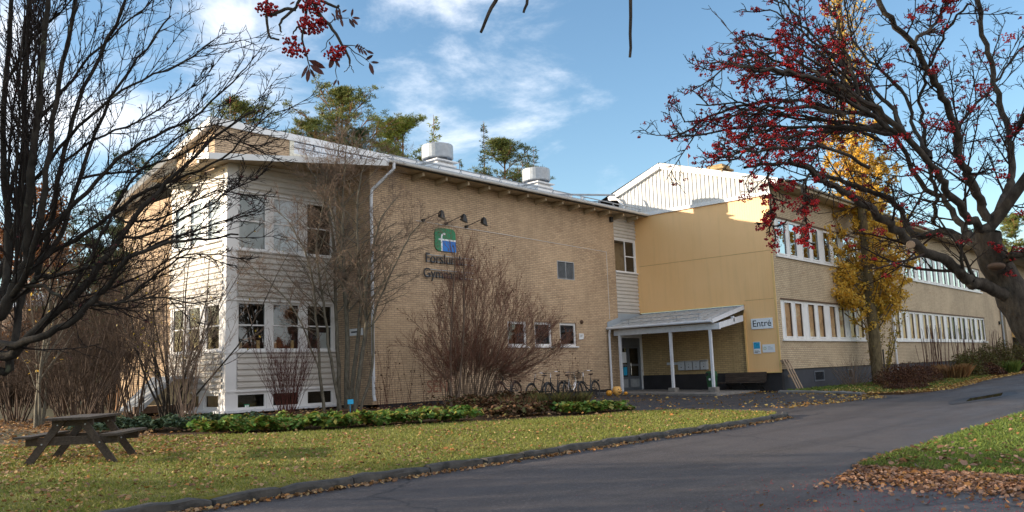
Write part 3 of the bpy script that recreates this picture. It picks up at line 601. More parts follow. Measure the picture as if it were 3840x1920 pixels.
# lantern (raised strip): brick end, clerestory glass, white top fascia
LT=10.28; LX=14.05
mb=MB(); mb.quad((LX,25.5,8.7),(16.95,25.5,8.7),(16.95,25.5,LT-.1),(LX,25.5,LT-.1)); mb.quad((LX,25.5,8.5),(LX,25.5,LT-.1),(LX,YB,LT-.1-.25*(YB-25.5)),(LX,YB,8.4)); mb.build('lantern_wall',M['brick'],mainb)
mb=MB(); mb.box((16.95,25.44,9.2),(17.12,25.6,LT-.12)); mb.box((17.12,25.47,9.2),(33.5,25.56,9.68)); mb.build('lantern_upstand',M['cream'],mainb)
mb=MB(); mb.quad((17.12,25.5,9.68),(33.5,25.5,9.68),(33.5,25.5,LT-.12),(17.12,25.5,LT-.12)); mb.build('lantern_backing',M['flashing'],mainb)
mb=MB(); mb.quad((17.12,25.48,9.68),(33.5,25.48,9.68),(33.5,25.48,LT-.12),(17.12,25.48,LT-.12)); lg=mb.build('clerestory_pane',M['glass_sky'],mainb)
mb=MB(); mb.box((17.12,25.43,9.90),(33.5,25.47,9.925))
for i in range(14): mb.box((18.0+i*1.1,25.43,9.925),(18.03+i*1.1,25.47,LT-.12))
mb.build('glazing_bar',M['flashing'],mainb)
mb=MB(); mb.beam((13.85,25.42,LT-.03),(33.6,25.42,LT-.03),.06,.24)
sR=.25
mb.beam((13.85,25.42,LT-.03),(13.85,YB+.2,LT-.03-sR*(YB+.2-25.42)),.06,.24); mb.beam((14.2,YB+.1,LT-.1-sR*(YB+.2-25.42)),(14.2,33.3,LT-.1-sR*(33.3-25.42)),.06,.24)
mb.build('roof_fascia',M['white'],mainb)
mb=MB(); mb.quad((13.8,25.4,LT+.09),(33.6,25.4,LT+.09),(33.6,33.3,LT+.09-sR*7.9),(13.8,33.3,LT+.09-sR*7.9)); mb.quad((13.83,25.45,LT-.12),(33.6,25.45,LT-.12),(33.6,33.3,LT-.15-sR*7.9),(13.83,33.3,LT-.15-sR*7.9)); mb.build('rear_roof',M['roofmetal'],mainb)
g=MB(); FL2=Fr(LX,0,(0,-1),(-1,0)); FL2.box(g,-26.1,-25.9,9.3,9.6,0,.03); g.build('wall_vent',M['galv'],mainb)
# gutter, downpipe, snow rail
mb=MB(); ax=21.70
prof=[(.075*math.cos(a),.075*math.sin(a)) for a in [PI+i*PI/7 for i in range(8)]]
for x0 in np.arange(18.4,X-.02,3.3):
    x1=min(X-.02,x0+3.3)
    for (a,b),(c,d) in zip(prof[:-1],prof[1:]): mb.quad((x0,ax+a,8.90+b),(x1,ax+a,8.90+b),(x1,ax+c,8.90+d),(x0,ax+c,8.90+d))
    mb.torus((x0+.01,ax,8.90),(1,0,0),.077,.006,10,4,PI,2*PI)
mb.cyl((18.4,ax-.075,8.905),(X-.02,ax-.075,8.905),.012,n=6); mb.quad((18.4,ax-.07,8.83),(18.4,ax+.07,8.83),(18.4,ax+.07,8.9),(18.4,ax-.07,8.9))
mb.build('gutter',M['white'],mainb)
mb=MB(); px,py=18.16,22.38; mb.tube([(18.62,21.7,8.86),(18.62,21.7,8.62),(px+.03,py-.02,7.95),(px,py,7.7),(px,py,.95),(px,py-.06,.75)],.055,10)
for z in (7.2,5.2,3.2,1.5): mb.cyl((px,py,z),(px,py,z+.05),.066,n=10)
mb.build('downpipe',M['post_white'],mainb)
mb=MB()
for dz in (.30,): mb.cyl((18.7,22.05,ze+dz),(34.7,22.05,ze+dz),.022,n=6); mb.cyl((18.7,22.12,ze+dz-.12),(34.7,22.12,ze+dz-.12),.018,n=6)
for i in range(15): x=18.9+i*1.12; mb.beam((x,21.98,ze+.02),(x,22.06,ze+.32),.03,.012); mb.beam((x,22.2,ze+.06),(x,22.06,ze+.32),.03,.012)
mb.build('snow_rail',M['galv'],mainb)
for (vx,lb) in ((22.95,'roof vent nearer the bay'),(29.15,'roof vent nearer the entrance wing')):
    c=(vx,24.05); mb=MB(); z0=zr(c[1]); mb.box((vx-.48,c[1]-.48,z0-.1),(vx+.48,c[1]+.48,9.82)); mb.box((vx-.54,c[1]-.54,9.78),(vx+.54,c[1]+.54,9.86)); mb.box((vx-.60,c[1]-.60,9.96),(vx+.60,c[1]+.60,10.01)); mb.box((vx-.45,c[1]-.45,9.86),(vx+.45,c[1]+.45,9.96))
    vo=mb.build('roof_vent',M['white'],mainb,bevel=.008); vo['label']=lb
    mb=MB()
    k=len(mb.v); n=28
    for (r,z) in ((.60,10.12),(.64,10.16),(.64,10.66),(.62,10.70),(.57,10.70),(.57,10.14)):
        for i in range(n): q=2*PI*i/n; mb.v.append((vx+r*math.cos(q),c[1]+r*math.sin(q),z))
    for rr in range(6):
        r2=(rr+1)%6
        for i in range(n): j=(i+1)%n; mb.f.append((rr*n+i,rr*n+j,r2*n+j,r2*n+i))
    for i in range(4): q=PI/4+i*PI/2; mb.cyl((vx+.5*math.cos(q),c[1]+.5*math.sin(q),10.0),(vx+.59*math.cos(q),c[1]+.59*math.sin(q),10.2),.015,n=6)
    mb.build('vent_ring',M['galv'],vo,smooth=False)
    mb=MB(); mb.cyl((vx,c[1],10.0),(vx,c[1],10.28),.40,.40,20); mb.build('fan_throat',M['galv'],vo)
for x in (25.1,31.7):
    mb=MB(); mb.cyl((x,23.4,9.1),(x,23.4,9.62),.06,n=10); mb.cyl((x,23.4,9.6),(x,23.4,9.64),.08,n=10); mb.build('vent_pipe',M['white'],mainb)

# ------------------------------------------------------------------ wing: yellow gable wall and long brick front
wing=thing('entrance_wing','long two-storey brick wing with yellow clad end wall, white gable and bands of windows','building',(X,WR,.3))
mb=MB()
# yellow wall: whole face above canopy level, pier right of canopy
wall(mb,FY,-W-.08,-WR,4.13,8.92); wall(mb,FY,-17.1,-WR,1.15,4.13)
mb.build('yellow_wall',M['yellow'],wing)
mb=MB(); FY.box(mb,-17.13,-17.06,1.15,3.75,.0,.03); FY.box(mb,-WR-.10,-WR,1.15,8.9,.002,.03); FY.box(mb,-17.1,-WR,1.11,1.15,0,.04); FY.box(mb,-22.4,-17.0,4.13,4.17,0,.05)
mb.build('yellow_trim',M['yellow_trim'],wing)
mb=MB()
for z in (6.42,): FY.box(mb,-22.4,-WR-.1,z-.008,z+.008,0,.008)
FY.box(mb,-17.04,-WR-.1,4.30,4.314,0,.008)
mb.build('panel_seam',M['seam'],wing)
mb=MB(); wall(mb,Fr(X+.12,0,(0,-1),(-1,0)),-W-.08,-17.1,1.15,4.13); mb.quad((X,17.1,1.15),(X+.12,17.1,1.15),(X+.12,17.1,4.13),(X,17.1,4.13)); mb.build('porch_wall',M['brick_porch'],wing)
mb=MB(); mb.box((X+.05,WR+.05,.1),(X+.3,W+.1,1.15)); mb.build('plinth',M['plinth'],wing)
mb=MB(); mb.box((X+.30,WR+.06,.1),(77,WR+.3,1.24)); po=mb.build('wing_plinth',M['plinth_grey'],wing)
# gable: white vertical boards
gp=[(W+.9,8.93),(15.45,8.93),(15.45,9.42),(20.85,11.08),(23.4,10.1),(23.4,8.93)]
mb=MB(); mb.quad(*[(X-.02,y,z) for y,z in gp[1:]])
mb.build('gable_wall',M['white_gable'],wing)
mb=MB(); y=15.6
def gtop(y): return 9.42+(y-15.45)*(1.66/5.4) if y<20.85 else 11.08-(y-20.85)*(.98/2.55)
while y<23.35:
    mb.box((X-.055,y-.035,8.98),(X-.018,y+.03,gtop(y)-.05)); y+=.215
mb.build('gable_boards',M['white_gable'],wing)
mb=MB(); mb.box((X-.10,15.40,8.86),(X+.0,23.3,9.02)); mb.build('gable_base_trim',M['white'],wing)
mb=MB(); mb.beam((X-.16,15.0,9.38),(X-.16,20.85,11.18),.05,.26); mb.beam((X-.16,20.85,11.18),(X-.16,23.9,10.0),.05,.26); mb.beam((X-.08,15.2,9.36),(X-.08,20.85,11.08),.10,.12); mb.beam((X-.08,20.85,11.08),(X-.08,23.6,10.05),.10,.12); mb.build('gable_fascia',M['white'],wing)
mb=MB(); 
mb.quad((X-.2,14.75,9.43),(78,14.75,9.43),(78,20.85,11.33),(X-.2,20.85,11.33)); mb.quad((X-.2,20.85,11.33),(78,20.85,11.33),(78,26.5,9.25),(X-.2,26.5,9.25))
mb.quad((X-.15,14.78,9.34),(78,14.78,9.34),(78,15.6,9.3),(X-.15,15.6,9.3)); mb.build('roof',M['roof_dark'],wing)
mb=MB(); mb.box((X+.02,14.76,9.22),(78,14.80,9.42)); mb.box((X+.02,14.80,9.26),(78,WR,9.30)); mb.build('eave_board',M['soffit'],wing)
mb=MB()
for (a,b),(c,d) in zip(prof[:-1],prof[1:]): mb.quad((X-.1,14.68+a,9.42+b),(78,14.68+a,9.42+b),(78,14.68+c,9.42+d),(X-.1,14.68+c,9.42+d))
mb.build('gutter',M['galv'],wing)
mb=MB(); mb.box((40.3,20.4,10.9),(41.3,21.4,11.85)); mb.box((40.2,20.3,11.85),(41.4,21.5,11.95)); mb.box((40.35,20.45,11.95),(41.25,21.35,12.15)); mb.build('chimney',M['brick_porch'],wing)
mb=MB(); mb.beam((X-.1,24.0,9.55),(31.2,27.5,9.3),.05,.3); mb.cyl((33.8,22.9,9.95),(28.2,27.5,10.05),.05,n=8); mb.quad((X,23.4,9.9),(30.5,25.5,9.5),(30.5,30,10.2),(X,30,10.6)); mb.build('link_roof',M['galv'],wing)
mb=MB(); mb.tube([(X-.16,23.9,10.02),(X-.2,23.3,9.9),(X-.2,23.0,9.5),(X-.2,23.0,9.05)],.06,8); mb.build('gable_downpipe',M['white'],wing)
# long front: ribbon windows in twos
per=2.7; lowr=(2.55,4.27); upr=(6.24,7.92)
units=[]
for k in range(4): units.append((35.0+k*per-.03 if k else 34.98,35.0+k*per+2.05))
for k in range(8): units.append((50.62+k*2.6-.07,50.62+k*2.6+2.05))
def ribbon(a,b,r): return (a,b,r[0],r[1])
h1=ribbon(35.2,45.55,lowr); h2=ribbon(50.1,71.2,lowr); h3=ribbon(35.2,45.55,upr); h4=ribbon(50.1,71.2,upr)
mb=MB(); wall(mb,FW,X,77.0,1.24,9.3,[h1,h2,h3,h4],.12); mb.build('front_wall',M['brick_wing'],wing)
mb=MB(); 
for hh in (h1,h2,h3,h4): FW.box(mb,hh[0],hh[1],hh[3]+.001,hh[3]+.07,.0,.012)
mb.build('lintel_course',M['brown_board'],wing)
def ribbon_units(a,b,n,row,upper):
    w_=(b-a)/n
    for k in range(n):
        u=a+k*w_; v=u+w_
        lead=.42 if True else .2
        p1=(u+lead,u+lead+.82*w_/2.6); p2=(p1[1]+.33,p1[1]+.33+.82*w_/2.6)
        fills=[]
        if not upper: fills=[(p1[0],p1[1],row[0]+.05,row[1]-.07,'tan_refl'),(p2[0],p2[1],row[0]+.05,row[1]-.07,'tan_refl')]  # tan panels stand in for warm reflections in the lower panes
        if not upper and (a>46) and k>=4: fills=[(p1[0],p1[1],row[0]+.9,row[1]-.07,'tan_refl')]
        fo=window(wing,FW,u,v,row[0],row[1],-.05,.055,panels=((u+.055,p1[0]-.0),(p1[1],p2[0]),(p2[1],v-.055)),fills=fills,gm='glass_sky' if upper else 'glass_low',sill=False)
        c=MB()
        for p in (p1,p2):
            FW.box(c,p[0]+.0,p[0]+.045,row[0]+.06,row[1]-.06,-.06,-.03); FW.box(c,p[1]-.045,p[1],row[0]+.06,row[1]-.06,-.06,-.03); FW.box(c,p[0]+.045,p[1]-.045,row[0]+.06,row[0]+.115,-.06,-.032); FW.box(c,p[0]+.045,p[1]-.045,row[1]-.115,row[1]-.06,-.06,-.032)
        c.build('sash',M['white'],fo)
    s=MB(); FW.box(s,a-.08,b+.08,row[0]-.09,row[0]-.002,-.1,.08); s.build('window_sill',M['white'],wing)
ribbon_units(35.2,45.55,4,lowr,False); ribbon_units(50.1,71.2,8,lowr,False); ribbon_units(35.2,45.55,4,upr,True); ribbon_units(50.1,71.2,8,upr,True)
mb=MB(); mb.tube([(49.75,WR-.09,9.3),(49.75,WR-.09,1.3),(49.75,WR-.12,.9)],.06,8); mb.build('downpipe',M['post_white'],wing)
mb=MB(); mb.box((76.6,WR-.3,.5),(77.3,WR-.0,9.3)); mb.build('pilaster',M['brick_wing'],wing)
for (a,b) in ((38.35,39.5),(42.5,43.2),(53.0,54.1),(61.2,62.2)):
    FP=Fr(0,WR+.055,(1,0),(0,-1)); window(wing,FP,a,b,.62,1.1,.03,.06,sill=False,fmat='dark_frame')
mb=MB(); mb.tube([(76.45,WR-.1,9.3),(76.45,WR-.1,1.3)],.07,8); mb.build('far_downpipe',M['galv'],wing)
mb=MB(); mb.box((75.6,WR-.14,3.9),(75.9,WR,4.15)); mb.build('floodlight',M['black'],wing)
# a further building beyond the wing's end
far=thing('far_wing','far brick school block with yellow porch glimpsed beyond the end of the long wing','building',(80,14.5,.4))
FF=Fr(0,15.4,(1,0),(0,-1))
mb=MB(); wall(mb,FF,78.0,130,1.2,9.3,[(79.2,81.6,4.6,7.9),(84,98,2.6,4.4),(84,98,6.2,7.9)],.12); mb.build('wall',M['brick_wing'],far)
mb=MB(); mb.box((78,15.45,.2),(130,16,1.2)); mb.build('plinth',M['plinth_grey'],far)
mb=MB(); mb.quad((77.5,13.5,9.35),(130,13.5,9.35),(130,20,11.2),(77.5,20,11.2)); mb.box((77.5,13.5,9.15),(130,13.6,9.35)); mb.build('roof',M['roof_dark'],far)
window(far,FF,79.2,81.6,4.6,7.9,-.05,.08,mull=(80,80.8)); window(far,FF,84,98,2.6,4.4,-.05,.08,mull=[85.3+i*1.25 for i in range(10)]); window(far,FF,84,98,6.2,7.9,-.05,.08,mull=[85.3+i*1.25 for i in range(10)],gm='glass_sky')
mb=MB(); FF.box(mb,79.0,81.8,3.4,4.55,.0,.05); mb.box((79.2,14.0,2.9),(85.4,15.38,3.4)); mb.build('yellow_porch',M['yellow_trim'],far)
mb=MB(); FF.box(mb,79.3,82.5,.3,2.85,.0,.04); mb.build('doorway',M['dark'],far)
# ------------------------------------------------------------------ canopy
can=thing('entrance_canopy','lean-to metal canopy on white posts over the grey entrance door','canopy',(32.0,19.8,.4))
xc=31.95; yl,yr=W-.02,17.15; zl=3.36
mb=MB(); zt=4.02
mb.hexa([(xc,yr,zl),(X-.02,yr-.05,zt),(X-.02,yl,zt),(xc,yl,zl),(xc,yr,zl+.05),(X-.02,yr-.05,zt+.05),(X-.02,yl,zt+.05),(xc,yl,zl+.05)])
for i in range(9):
    y=yr+.3+i*.6; mb.beam((xc+.02,y,zl+.065),(X-.05,y,zt+.065),.02,.03)
mb.build('sheet_roof',M['canopy_sheet'],can)
mb=MB(); mb.beam((xc-.02,yr-.02,zl+.0),(X-.02,yr-.08,zt-.0),.03,.17); mb.build('rake_board',M['post_white'],can)
mb=MB(); mb.cyl((xc-.06,yl,zl+.0),(xc-.06,yr,zl+.0),.055,n=10); mb.build('gutter',M['post_white'],can)
mb=MB(); mb.box((32.18,16.95,3.02),(32.30,22.3,3.28)); mb.build('beam',M['post_white'],can)
mb=MB(); mb.box((33.6,17.0,3.35),(33.7,17.12,3.6)); mb.hexa([(32.3,17.0,3.05),(X-.3,17.0,3.4),(X-.3,17.1,3.4),(32.3,17.1,3.05),(32.3,17.0,3.28),(X-.3,17.0,3.66),(X-.3,17.1,3.66),(32.3,17.1,3.28)]); mb.build('end_beam',M['post_white'],can)
mb=MB(); mb.quad((X-.025,22.4,4.12),(X-.025,17.05,4.12),(X-.025,17.05,3.9),(X-.025,22.4,3.95)); mb.quad((31.95,W-.03,3.4),(32.9,W-.03,3.62),(32.9,W-.03,3.9),(31.95,W-.03,3.66)); mb.quad((32.9,W+.04,3.5),(X,W+.04,3.9),(X,W+.04,4.1),(32.9,W+.04,4.1)); mb.build('flashing',M['flashing'],can)
for (y,b) in ((22.02,0),(19.35,1),(17.42,1)):
    mb=MB(); mb.box((32.18,y-.055,.62 if b else .45),(32.29,y+.055,3.03)); p_=mb.build('post',M['post_white'],can,bevel=.006)
    if b: mb=MB(); mb.box((32.05,y-.17,.36),(32.42,y+.17,.62)); mb.build('post_block',M['concrete'],p_,bevel=.02)
mb=MB(); mb.tube([(31.9,22.3,3.32),(31.93,22.38,3.1),(31.93,22.38,.62),(31.9,22.3,.52)],.05,8); mb.build('downpipe',M['post_white'],can)
mb=MB()
for dz,dx in ((.12,.45),(.27,.45)): mb.cyl((xc+dx,22.0,zl+.1+dz),(xc+dx,17.9,zl+.1+dz),.017,n=6)
for y in (21.6,20.4,19.1,18.0): mb.beam((xc+.45,y,zl+.1),(xc+.45,y,zl+.40),.03,.02)
mb.build('snow_rail',M['galv'],can)
# ------------------------------------------------------------------ lettering
def text(name,s,F,u,z,size,d,mat,parent=None,ext=.01,align='LEFT',space=1.0):
    c=bpy.data.curves.new('t','FONT'); c.body=s; c.size=size; c.extrude=ext; c.align_x=align; c.space_character=space
    o=bpy.data.objects.new('t',c); COL.objects.link(o); dg=bpy.context.evaluated_depsgraph_get(); me=bpy.data.meshes.new_from_object(o.evaluated_get(dg)); bpy.data.objects.remove(o)
    p=Vector(F(u,z,d))-off(parent); n=F.n
    me.transform(Matrix(((F.u.x,0,n.x,p.x),(F.u.y,0,n.y,p.y),(0,1,0,p.z),(0,0,0,1)))); me.materials.clear(); me.materials.append(mat); me.name=name
    return link(name,me,parent)
def rrect(F,u0,u1,z0,z1,d,r,corners=(1,1,1,1),n=8):
    P=[]
    for (cu,cz,a0,on) in ((u0+r,z0+r,PI,corners[0]),(u1-r,z0+r,1.5*PI,corners[1]),(u1-r,z1-r,0,corners[2]),(u0+r,z1-r,.5*PI,corners[3])):
        if on:
            for i in range(n+1): a=a0+i*PI/2/n; P.append(F(cu+r*math.cos(a),cz+r*math.sin(a),d))
        else: P.append(F({PI:u0,1.5*PI:u1,0:u1,.5*PI:u0}[a0],{PI:z0,1.5*PI:z0,0:z1,.5*PI:z1}[a0],d))
    return P
def slab(mb,P,Q):
    n=len(P); k=len(mb.v); mb.v+=P+Q; mb.f.append(tuple(range(k,k+n))); mb.f.append(tuple(reversed(range(k+n,k+2*n))))
    for i in range(n): j=(i+1)%n; mb.f.append((k+j,k+i,k+n+i,k+n+j))
lg=thing('logo_sign','square green and blue logo with a white letter f under three spotlights','sign',(21.73,W,6.5))
a,b,c,e=21.2,22.27,6.10,6.97
mb=MB(); slab(mb,rrect(FM,a,b,c,e,.05,.2,(1,0,1,1)),rrect(FM,a,b,c,e,.01,.2,(1,0,1,1))); mb.build('green_panel',M['sign_green'],lg)
mb=MB(); FM.box(mb,21.565,22.272,c-.002,6.50,.049,.056); mb.build('blue_panel',M['sign_blue'],lg)
mb=MB(); FM.box(mb,21.38,22.275,6.50,6.56,.050,.062)
k=14; P=[(21.49,c-.004),(21.49,6.62)]; cen=(21.66,6.62)
out=[(cen[0]-.17*math.cos(i*PI/2/k),cen[1]+.17*math.sin(i*PI/2/k)) for i in range(k+1)]; inn=[(cen[0]-.10*math.cos(i*PI/2/k),cen[1]+.10*math.sin(i*PI/2/k)) for i in range(k+1)]
FM.box(mb,21.49,21.56,c-.004,6.62,.050,.0635)
for i in range(k): mb.quad(FM(*out[i],.0635),FM(*inn[i],.0635),FM(*inn[i+1],.0635),FM(*out[i+1],.0635))
FM.box(mb,21.66,21.72,6.72,6.79,.050,.0635); mb.build('letter_mark',M['sign_white'],lg)
nm=thing('school_name_lettering','dark two-line metal lettering reading Forslunda Gymnasiet behind the tall bare shrub','sign',(21.7,W,5.4))
mb=MB()
for z in (5.66,5.90,5.12,5.36): FM.box(mb,20.72,23.2,z,z+.022,.03,.045)
mb.build('mounting_rail',M['galv'],nm)
text('lettering','Forslunda',FM,20.66,5.62,.52,.07,M['letters'],nm,.015); text('lettering','Gymnasiet',FM,20.55,5.06,.52,.07,M['letters'],nm,.015)
for i,(x,lb) in enumerate(((20.62,'leftmost of the three black spotlights over the logo sign'),(21.77,'middle one of the three black spotlights over the logo sign'),(22.86,'rightmost of the three black spotlights over the logo sign'))):
    t=thing('spotlight',lb,'spotlight',(x,W,7.16),'spotlights above the school logo'); q=x
    mb=MB(); mb.cyl((q,W,7.16),(q,W-.12,7.16),.055,n=10); mb.build('wall_bracket',M['black'],t)
    mb=MB(); mb.cyl((q,W-.08,7.17),(q+.30,W-.72,7.42),.014,n=6); mb.build('arm',M['black'],t)
    mb=MB(); hx,hy,hz=q+.30,W-.72,7.42; mb.ball((hx,hy,hz),.055,8,6); mb.hexa([(hx-.10,hy-.05,hz-.22),(hx+.16,hy-.05,hz-.30),(hx+.18,hy+.14,hz-.26),(hx-.08,hy+.14,hz-.18),(hx-.06,hy-.06,hz+.0),(hx+.07,hy-.06,hz+.0),(hx+.07,hy+.07,hz+.02),(hx-.06,hy+.07,hz+.02)]); mb.build('lamp_head',M['black'],t,bevel=.01)
mb=MB(); mb.tube([(20.3,W-.012,7.12),(25.0,W-.012,7.08),(32.2,W-.012,6.95),(32.2,W-.012,3.8)],.009,4); tag(mb.build('wall_cable',M['white']),'thin white cable running along the brick facade from the spotlights','cable')
mb=MB(); FM.box(mb,32.58,32.76,8.42,8.66,0,.12); tag(mb.build('wall_speaker',M['black'],bevel=.01),'small black box lamp high under the eave at the end of the brick facade','wall lamp')
mb=MB(); mb.cyl((30.0,W,3.63),(30.0,W-.05,3.63),.09,n=14); mb.ball((30.0,W-.05,3.63),.085,10,7,(1,.7,1)); tag(mb.build('alarm_bell',M['brown_board'],smooth=True),'round rusty alarm bell on the brick wall above the small white notice','bell')
n_=MB(); FM.box(n_,29.80,30.13,2.86,3.12,0,.012); nb=tag(n_.build('wall_notice',M['sign_white']),'small white notice on the brick wall right of the three little windows','notice')
n_=MB()
for z in (3.05,3.01,2.96): FM.box(n_,29.86,30.06,z,z+.012,.0125,.0145)
n_.build('printed_lines',M['letters'],nb)
n_=MB(); FG.box(n_,-23.75,-22.95,2.98,3.22,0,.015); nb=tag(n_.build('gable_notice',M['sign_white']),'white plate on the shaded gable brick behind the multi-stemmed tree','sign')
n_=MB(); FG.box(n_,-23.6,-23.1,3.08,3.13,.0155,.018); n_.build('printed_lines',M['letters'],nb)
g_=text('graffiti','SEN',FM,20.66,.92,.62,.004,M['red_paint'],None,.001); tag(g_,'faded red letters painted low on the brick wall beside the tall shrub','graffiti')
es=thing('entrance_sign','white rectangular sign reading Entré on the yellow wall','sign',(X,16.27,3.25))
mb=MB(); FY.box(mb,-16.77,-15.77,3.02,3.48,.01,.05); mb.build('board',M['sign_white'],es,bevel=.006); text('lettering','Entr\u00e9',FY,-16.27,3.13,.40,.054,M['letters'],es,.004,'CENTER')
bp=thing('blue_poster','small cyan and white notice on the yellow wall, left of the pale one','notice',(X,16.58,2.2))
mb=MB(); FY.box(mb,-16.75,-16.42,1.95,2.47,.01,.03); mb.build('board',M['sign_white'],bp)
mb=MB(); FY.box(mb,-16.73,-16.44,2.17,2.45,.0305,.034); mb.build('cyan_field',M['cyan'],bp)
mb=MB()
for (p,q,z) in ((-16.70,-16.60,2.41),(-16.62,-16.50,2.33),(-16.71,-16.50,2.07),(-16.71,-16.46,2.03),(-16.71,-16.55,2.0)): FY.box(mb,p,q,z,z+.014,.0345,.036)
mb.build('printed_lines',M['letters'],bp)
wp=thing('white_plate','wide white plate with a small green leaf emblem on the yellow wall','sign',(X,16.05,2.16))
mb=MB(); FY.box(mb,-16.33,-15.77,1.99,2.34,.01,.03); mb.build('board',M['sign_white'],wp)
mb=MB()
for i in range(7):
    a=i*2*PI/7; cu,cz=-16.22,2.165; r1=.03; r2=.085; w2=.018; P=[(cu+r1*math.cos(a),cz+r1*math.sin(a)),(cu+(r1+r2)/2*math.cos(a)-w2*math.sin(a),cz+(r1+r2)/2*math.sin(a)+w2*math.cos(a)),(cu+r2*math.cos(a+.25),cz+r2*math.sin(a+.25)),(cu+(r1+r2)/2*math.cos(a)+w2*math.sin(a),cz+(r1+r2)/2*math.sin(a)-w2*math.cos(a))]
    mb.quad(*[FY(p,q,.0325) for p,q in reversed(P)])
mb.build('leaf_emblem',M['green_text'],wp)
mb=MB()
for (p,q,z) in ((-16.08,-15.96,2.22),(-16.08,-15.86,2.17),(-16.08,-15.84,2.12)): FY.box(mb,p,q,z,z+.014,.0305,.032)
mb.build('printed_lines',M['galv'],wp)
# mailboxes on their rail
FP=Fr(X+.12,0,(0,-1),(-1,0))
mb=MB(); FP.box(mb,-21.25,-20.55,1.60,1.72,0,.03); tag(mb.build('mailbox_rail',M['mailbox']),'bare grey mounting rail on the porch brick left of the mailboxes','rail')
labs=('leftmost grey mailbox, beside the bare rail','second grey mailbox from the left on the porch wall','third grey mailbox from the left on the porch wall','rightmost grey mailbox, with a raised lid')
for i in range(4):
    u=-20.57+i*.39; t=thing('mailbox',labs[i],'mailbox',(X+.12,-u-.16,1.35),'mailboxes on the porch wall')
    mb=MB(); mb.hexa([FP(u,1.34,.01),FP(u+.33,1.34,.01),FP(u+.33,1.34,.17),FP(u,1.34,.17),FP(u,1.74,.01),FP(u+.33,1.74,.01),FP(u+.33,1.70,.17),FP(u,1.70,.17)]); mb.build('body',M['mailbox'],t,bevel=.008)
    mb=MB(); r=.06 if i==3 else 0; mb.hexa([FP(u-.01,1.745,.0),FP(u+.34,1.745,.0),FP(u+.34,1.70+r,.20),FP(u-.01,1.70+r,.20),FP(u-.01,1.77,.0),FP(u+.34,1.77,.0),FP(u+.34,1.725+r,.20),FP(u-.01,1.725+r,.20)]); mb.build('lid',M['mailbox'],t)
    mb=MB(); mb.cyl(FP(u+.165,1.60,.17),FP(u+.165,1.60,.178),.014,n=8); mb.quad(FP(u+.165,1.44,.1725),FP(u+.195,1.475,.1725),FP(u+.165,1.51,.1725),FP(u+.135,1.475,.1725)); mb.build('lock',M['black'],t)
# litter bin
t=thing('litter_bin','green plastic litter bin with black hood fixed to the right canopy post','bin',(32.55,17.75,.38))
x,y=33.0,17.9
mb=MB(); k=len(mb.v); n=16
for (r1,r2,z) in ((.17,.15,.50),(.22,.19,1.02),(.235,.20,1.05)):
    for i in range(n):
        q=2*PI*i/n; ca,sa=math.cos(q),math.sin(q); mb.v.append((x+r2*math.copysign(abs(ca)**.6,ca),y+r1*math.copysign(abs(sa)**.6,sa),z))
for rr in range(2):
    for i in range(n): j=(i+1)%n; mb.f.append((rr*n+i,rr*n+j,(rr+1)*n+j,(rr+1)*n+i))
mb.f.append(tuple(reversed(range(n)))); mb.build('body',M['green_bin'],t)
mb=MB()
for (r1,r2,z) in ((.24,.205,1.05),(.24,.205,1.12),(.22,.19,1.24),(.17,.14,1.28)):
    for i in range(n):
        q=2*PI*i/n; ca,sa=math.cos(q),math.sin(q); mb.v.append((x+r2*math.copysign(abs(ca)**.6,ca),y+r1*math.copysign(abs(sa)**.6,sa),z))
for rr in range(3):
    for i in range(n): j=(i+1)%n; mb.f.append((rr*n+i,rr*n+j,(rr+1)*n+j,(rr+1)*n+i))
mb.f.append(tuple(3*n+i for i in range(n))); ho=mb.build('hood',M['green_bin'],t)
mb=MB()
for s in (-1,1): mb.hexa([(x-.215,y+s*.11-.075,1.09),(x-.215,y+s*.11+.075,1.09),(x-.19,y+s*.11+.075,1.09),(x-.19,y+s*.11-.075,1.09),(x-.205,y+s*.11-.07,1.21),(x-.205,y+s*.11+.07,1.21),(x-.17,y+s*.11+.07,1.21),(x-.17,y+s*.11-.07,1.21)])
mb.build('opening',M['black'],ho)
mb=MB(); mb.cyl((x-.182,y,.93),(x-.195,y,.93),.05,n=14); mb.build('emblem',M['sign_white'],t)
mb=MB(); mb.box((x+.12,y-.04,.35),(x+.19,y+.04,1.2)); mb.build('post',M['galv'],t)
# wall bench
t=thing('wall_bench','dark weathered slatted bench hung on the charcoal plinth below the yellow wall','bench',(34.5,17.1,.3))
for i in range(4):
    z=.80+i*.10; mb=MB(); mb.beam((34.60+i*.03,18.12,z+.02),(34.60+i*.03,16.18,z+.02),.03,.088); mb.build('back_slat',M['wood_bench'],t)
for i in range(4):
    mb=MB(); mb.beam((34.20+i*.105,18.28,.735),(34.20+i*.105,16.2,.735),.09,.035); mb.build('seat_slat',M['wood_bench'],t)
for y in (17.9,17.15,16.4): mb=MB(); mb.beam((34.1,y,.69),(34.85,y,.69),.04,.05); mb.beam((34.3,y,.66),(34.86,y,.42),.04,.04); mb.build('bracket',M['black'],t)
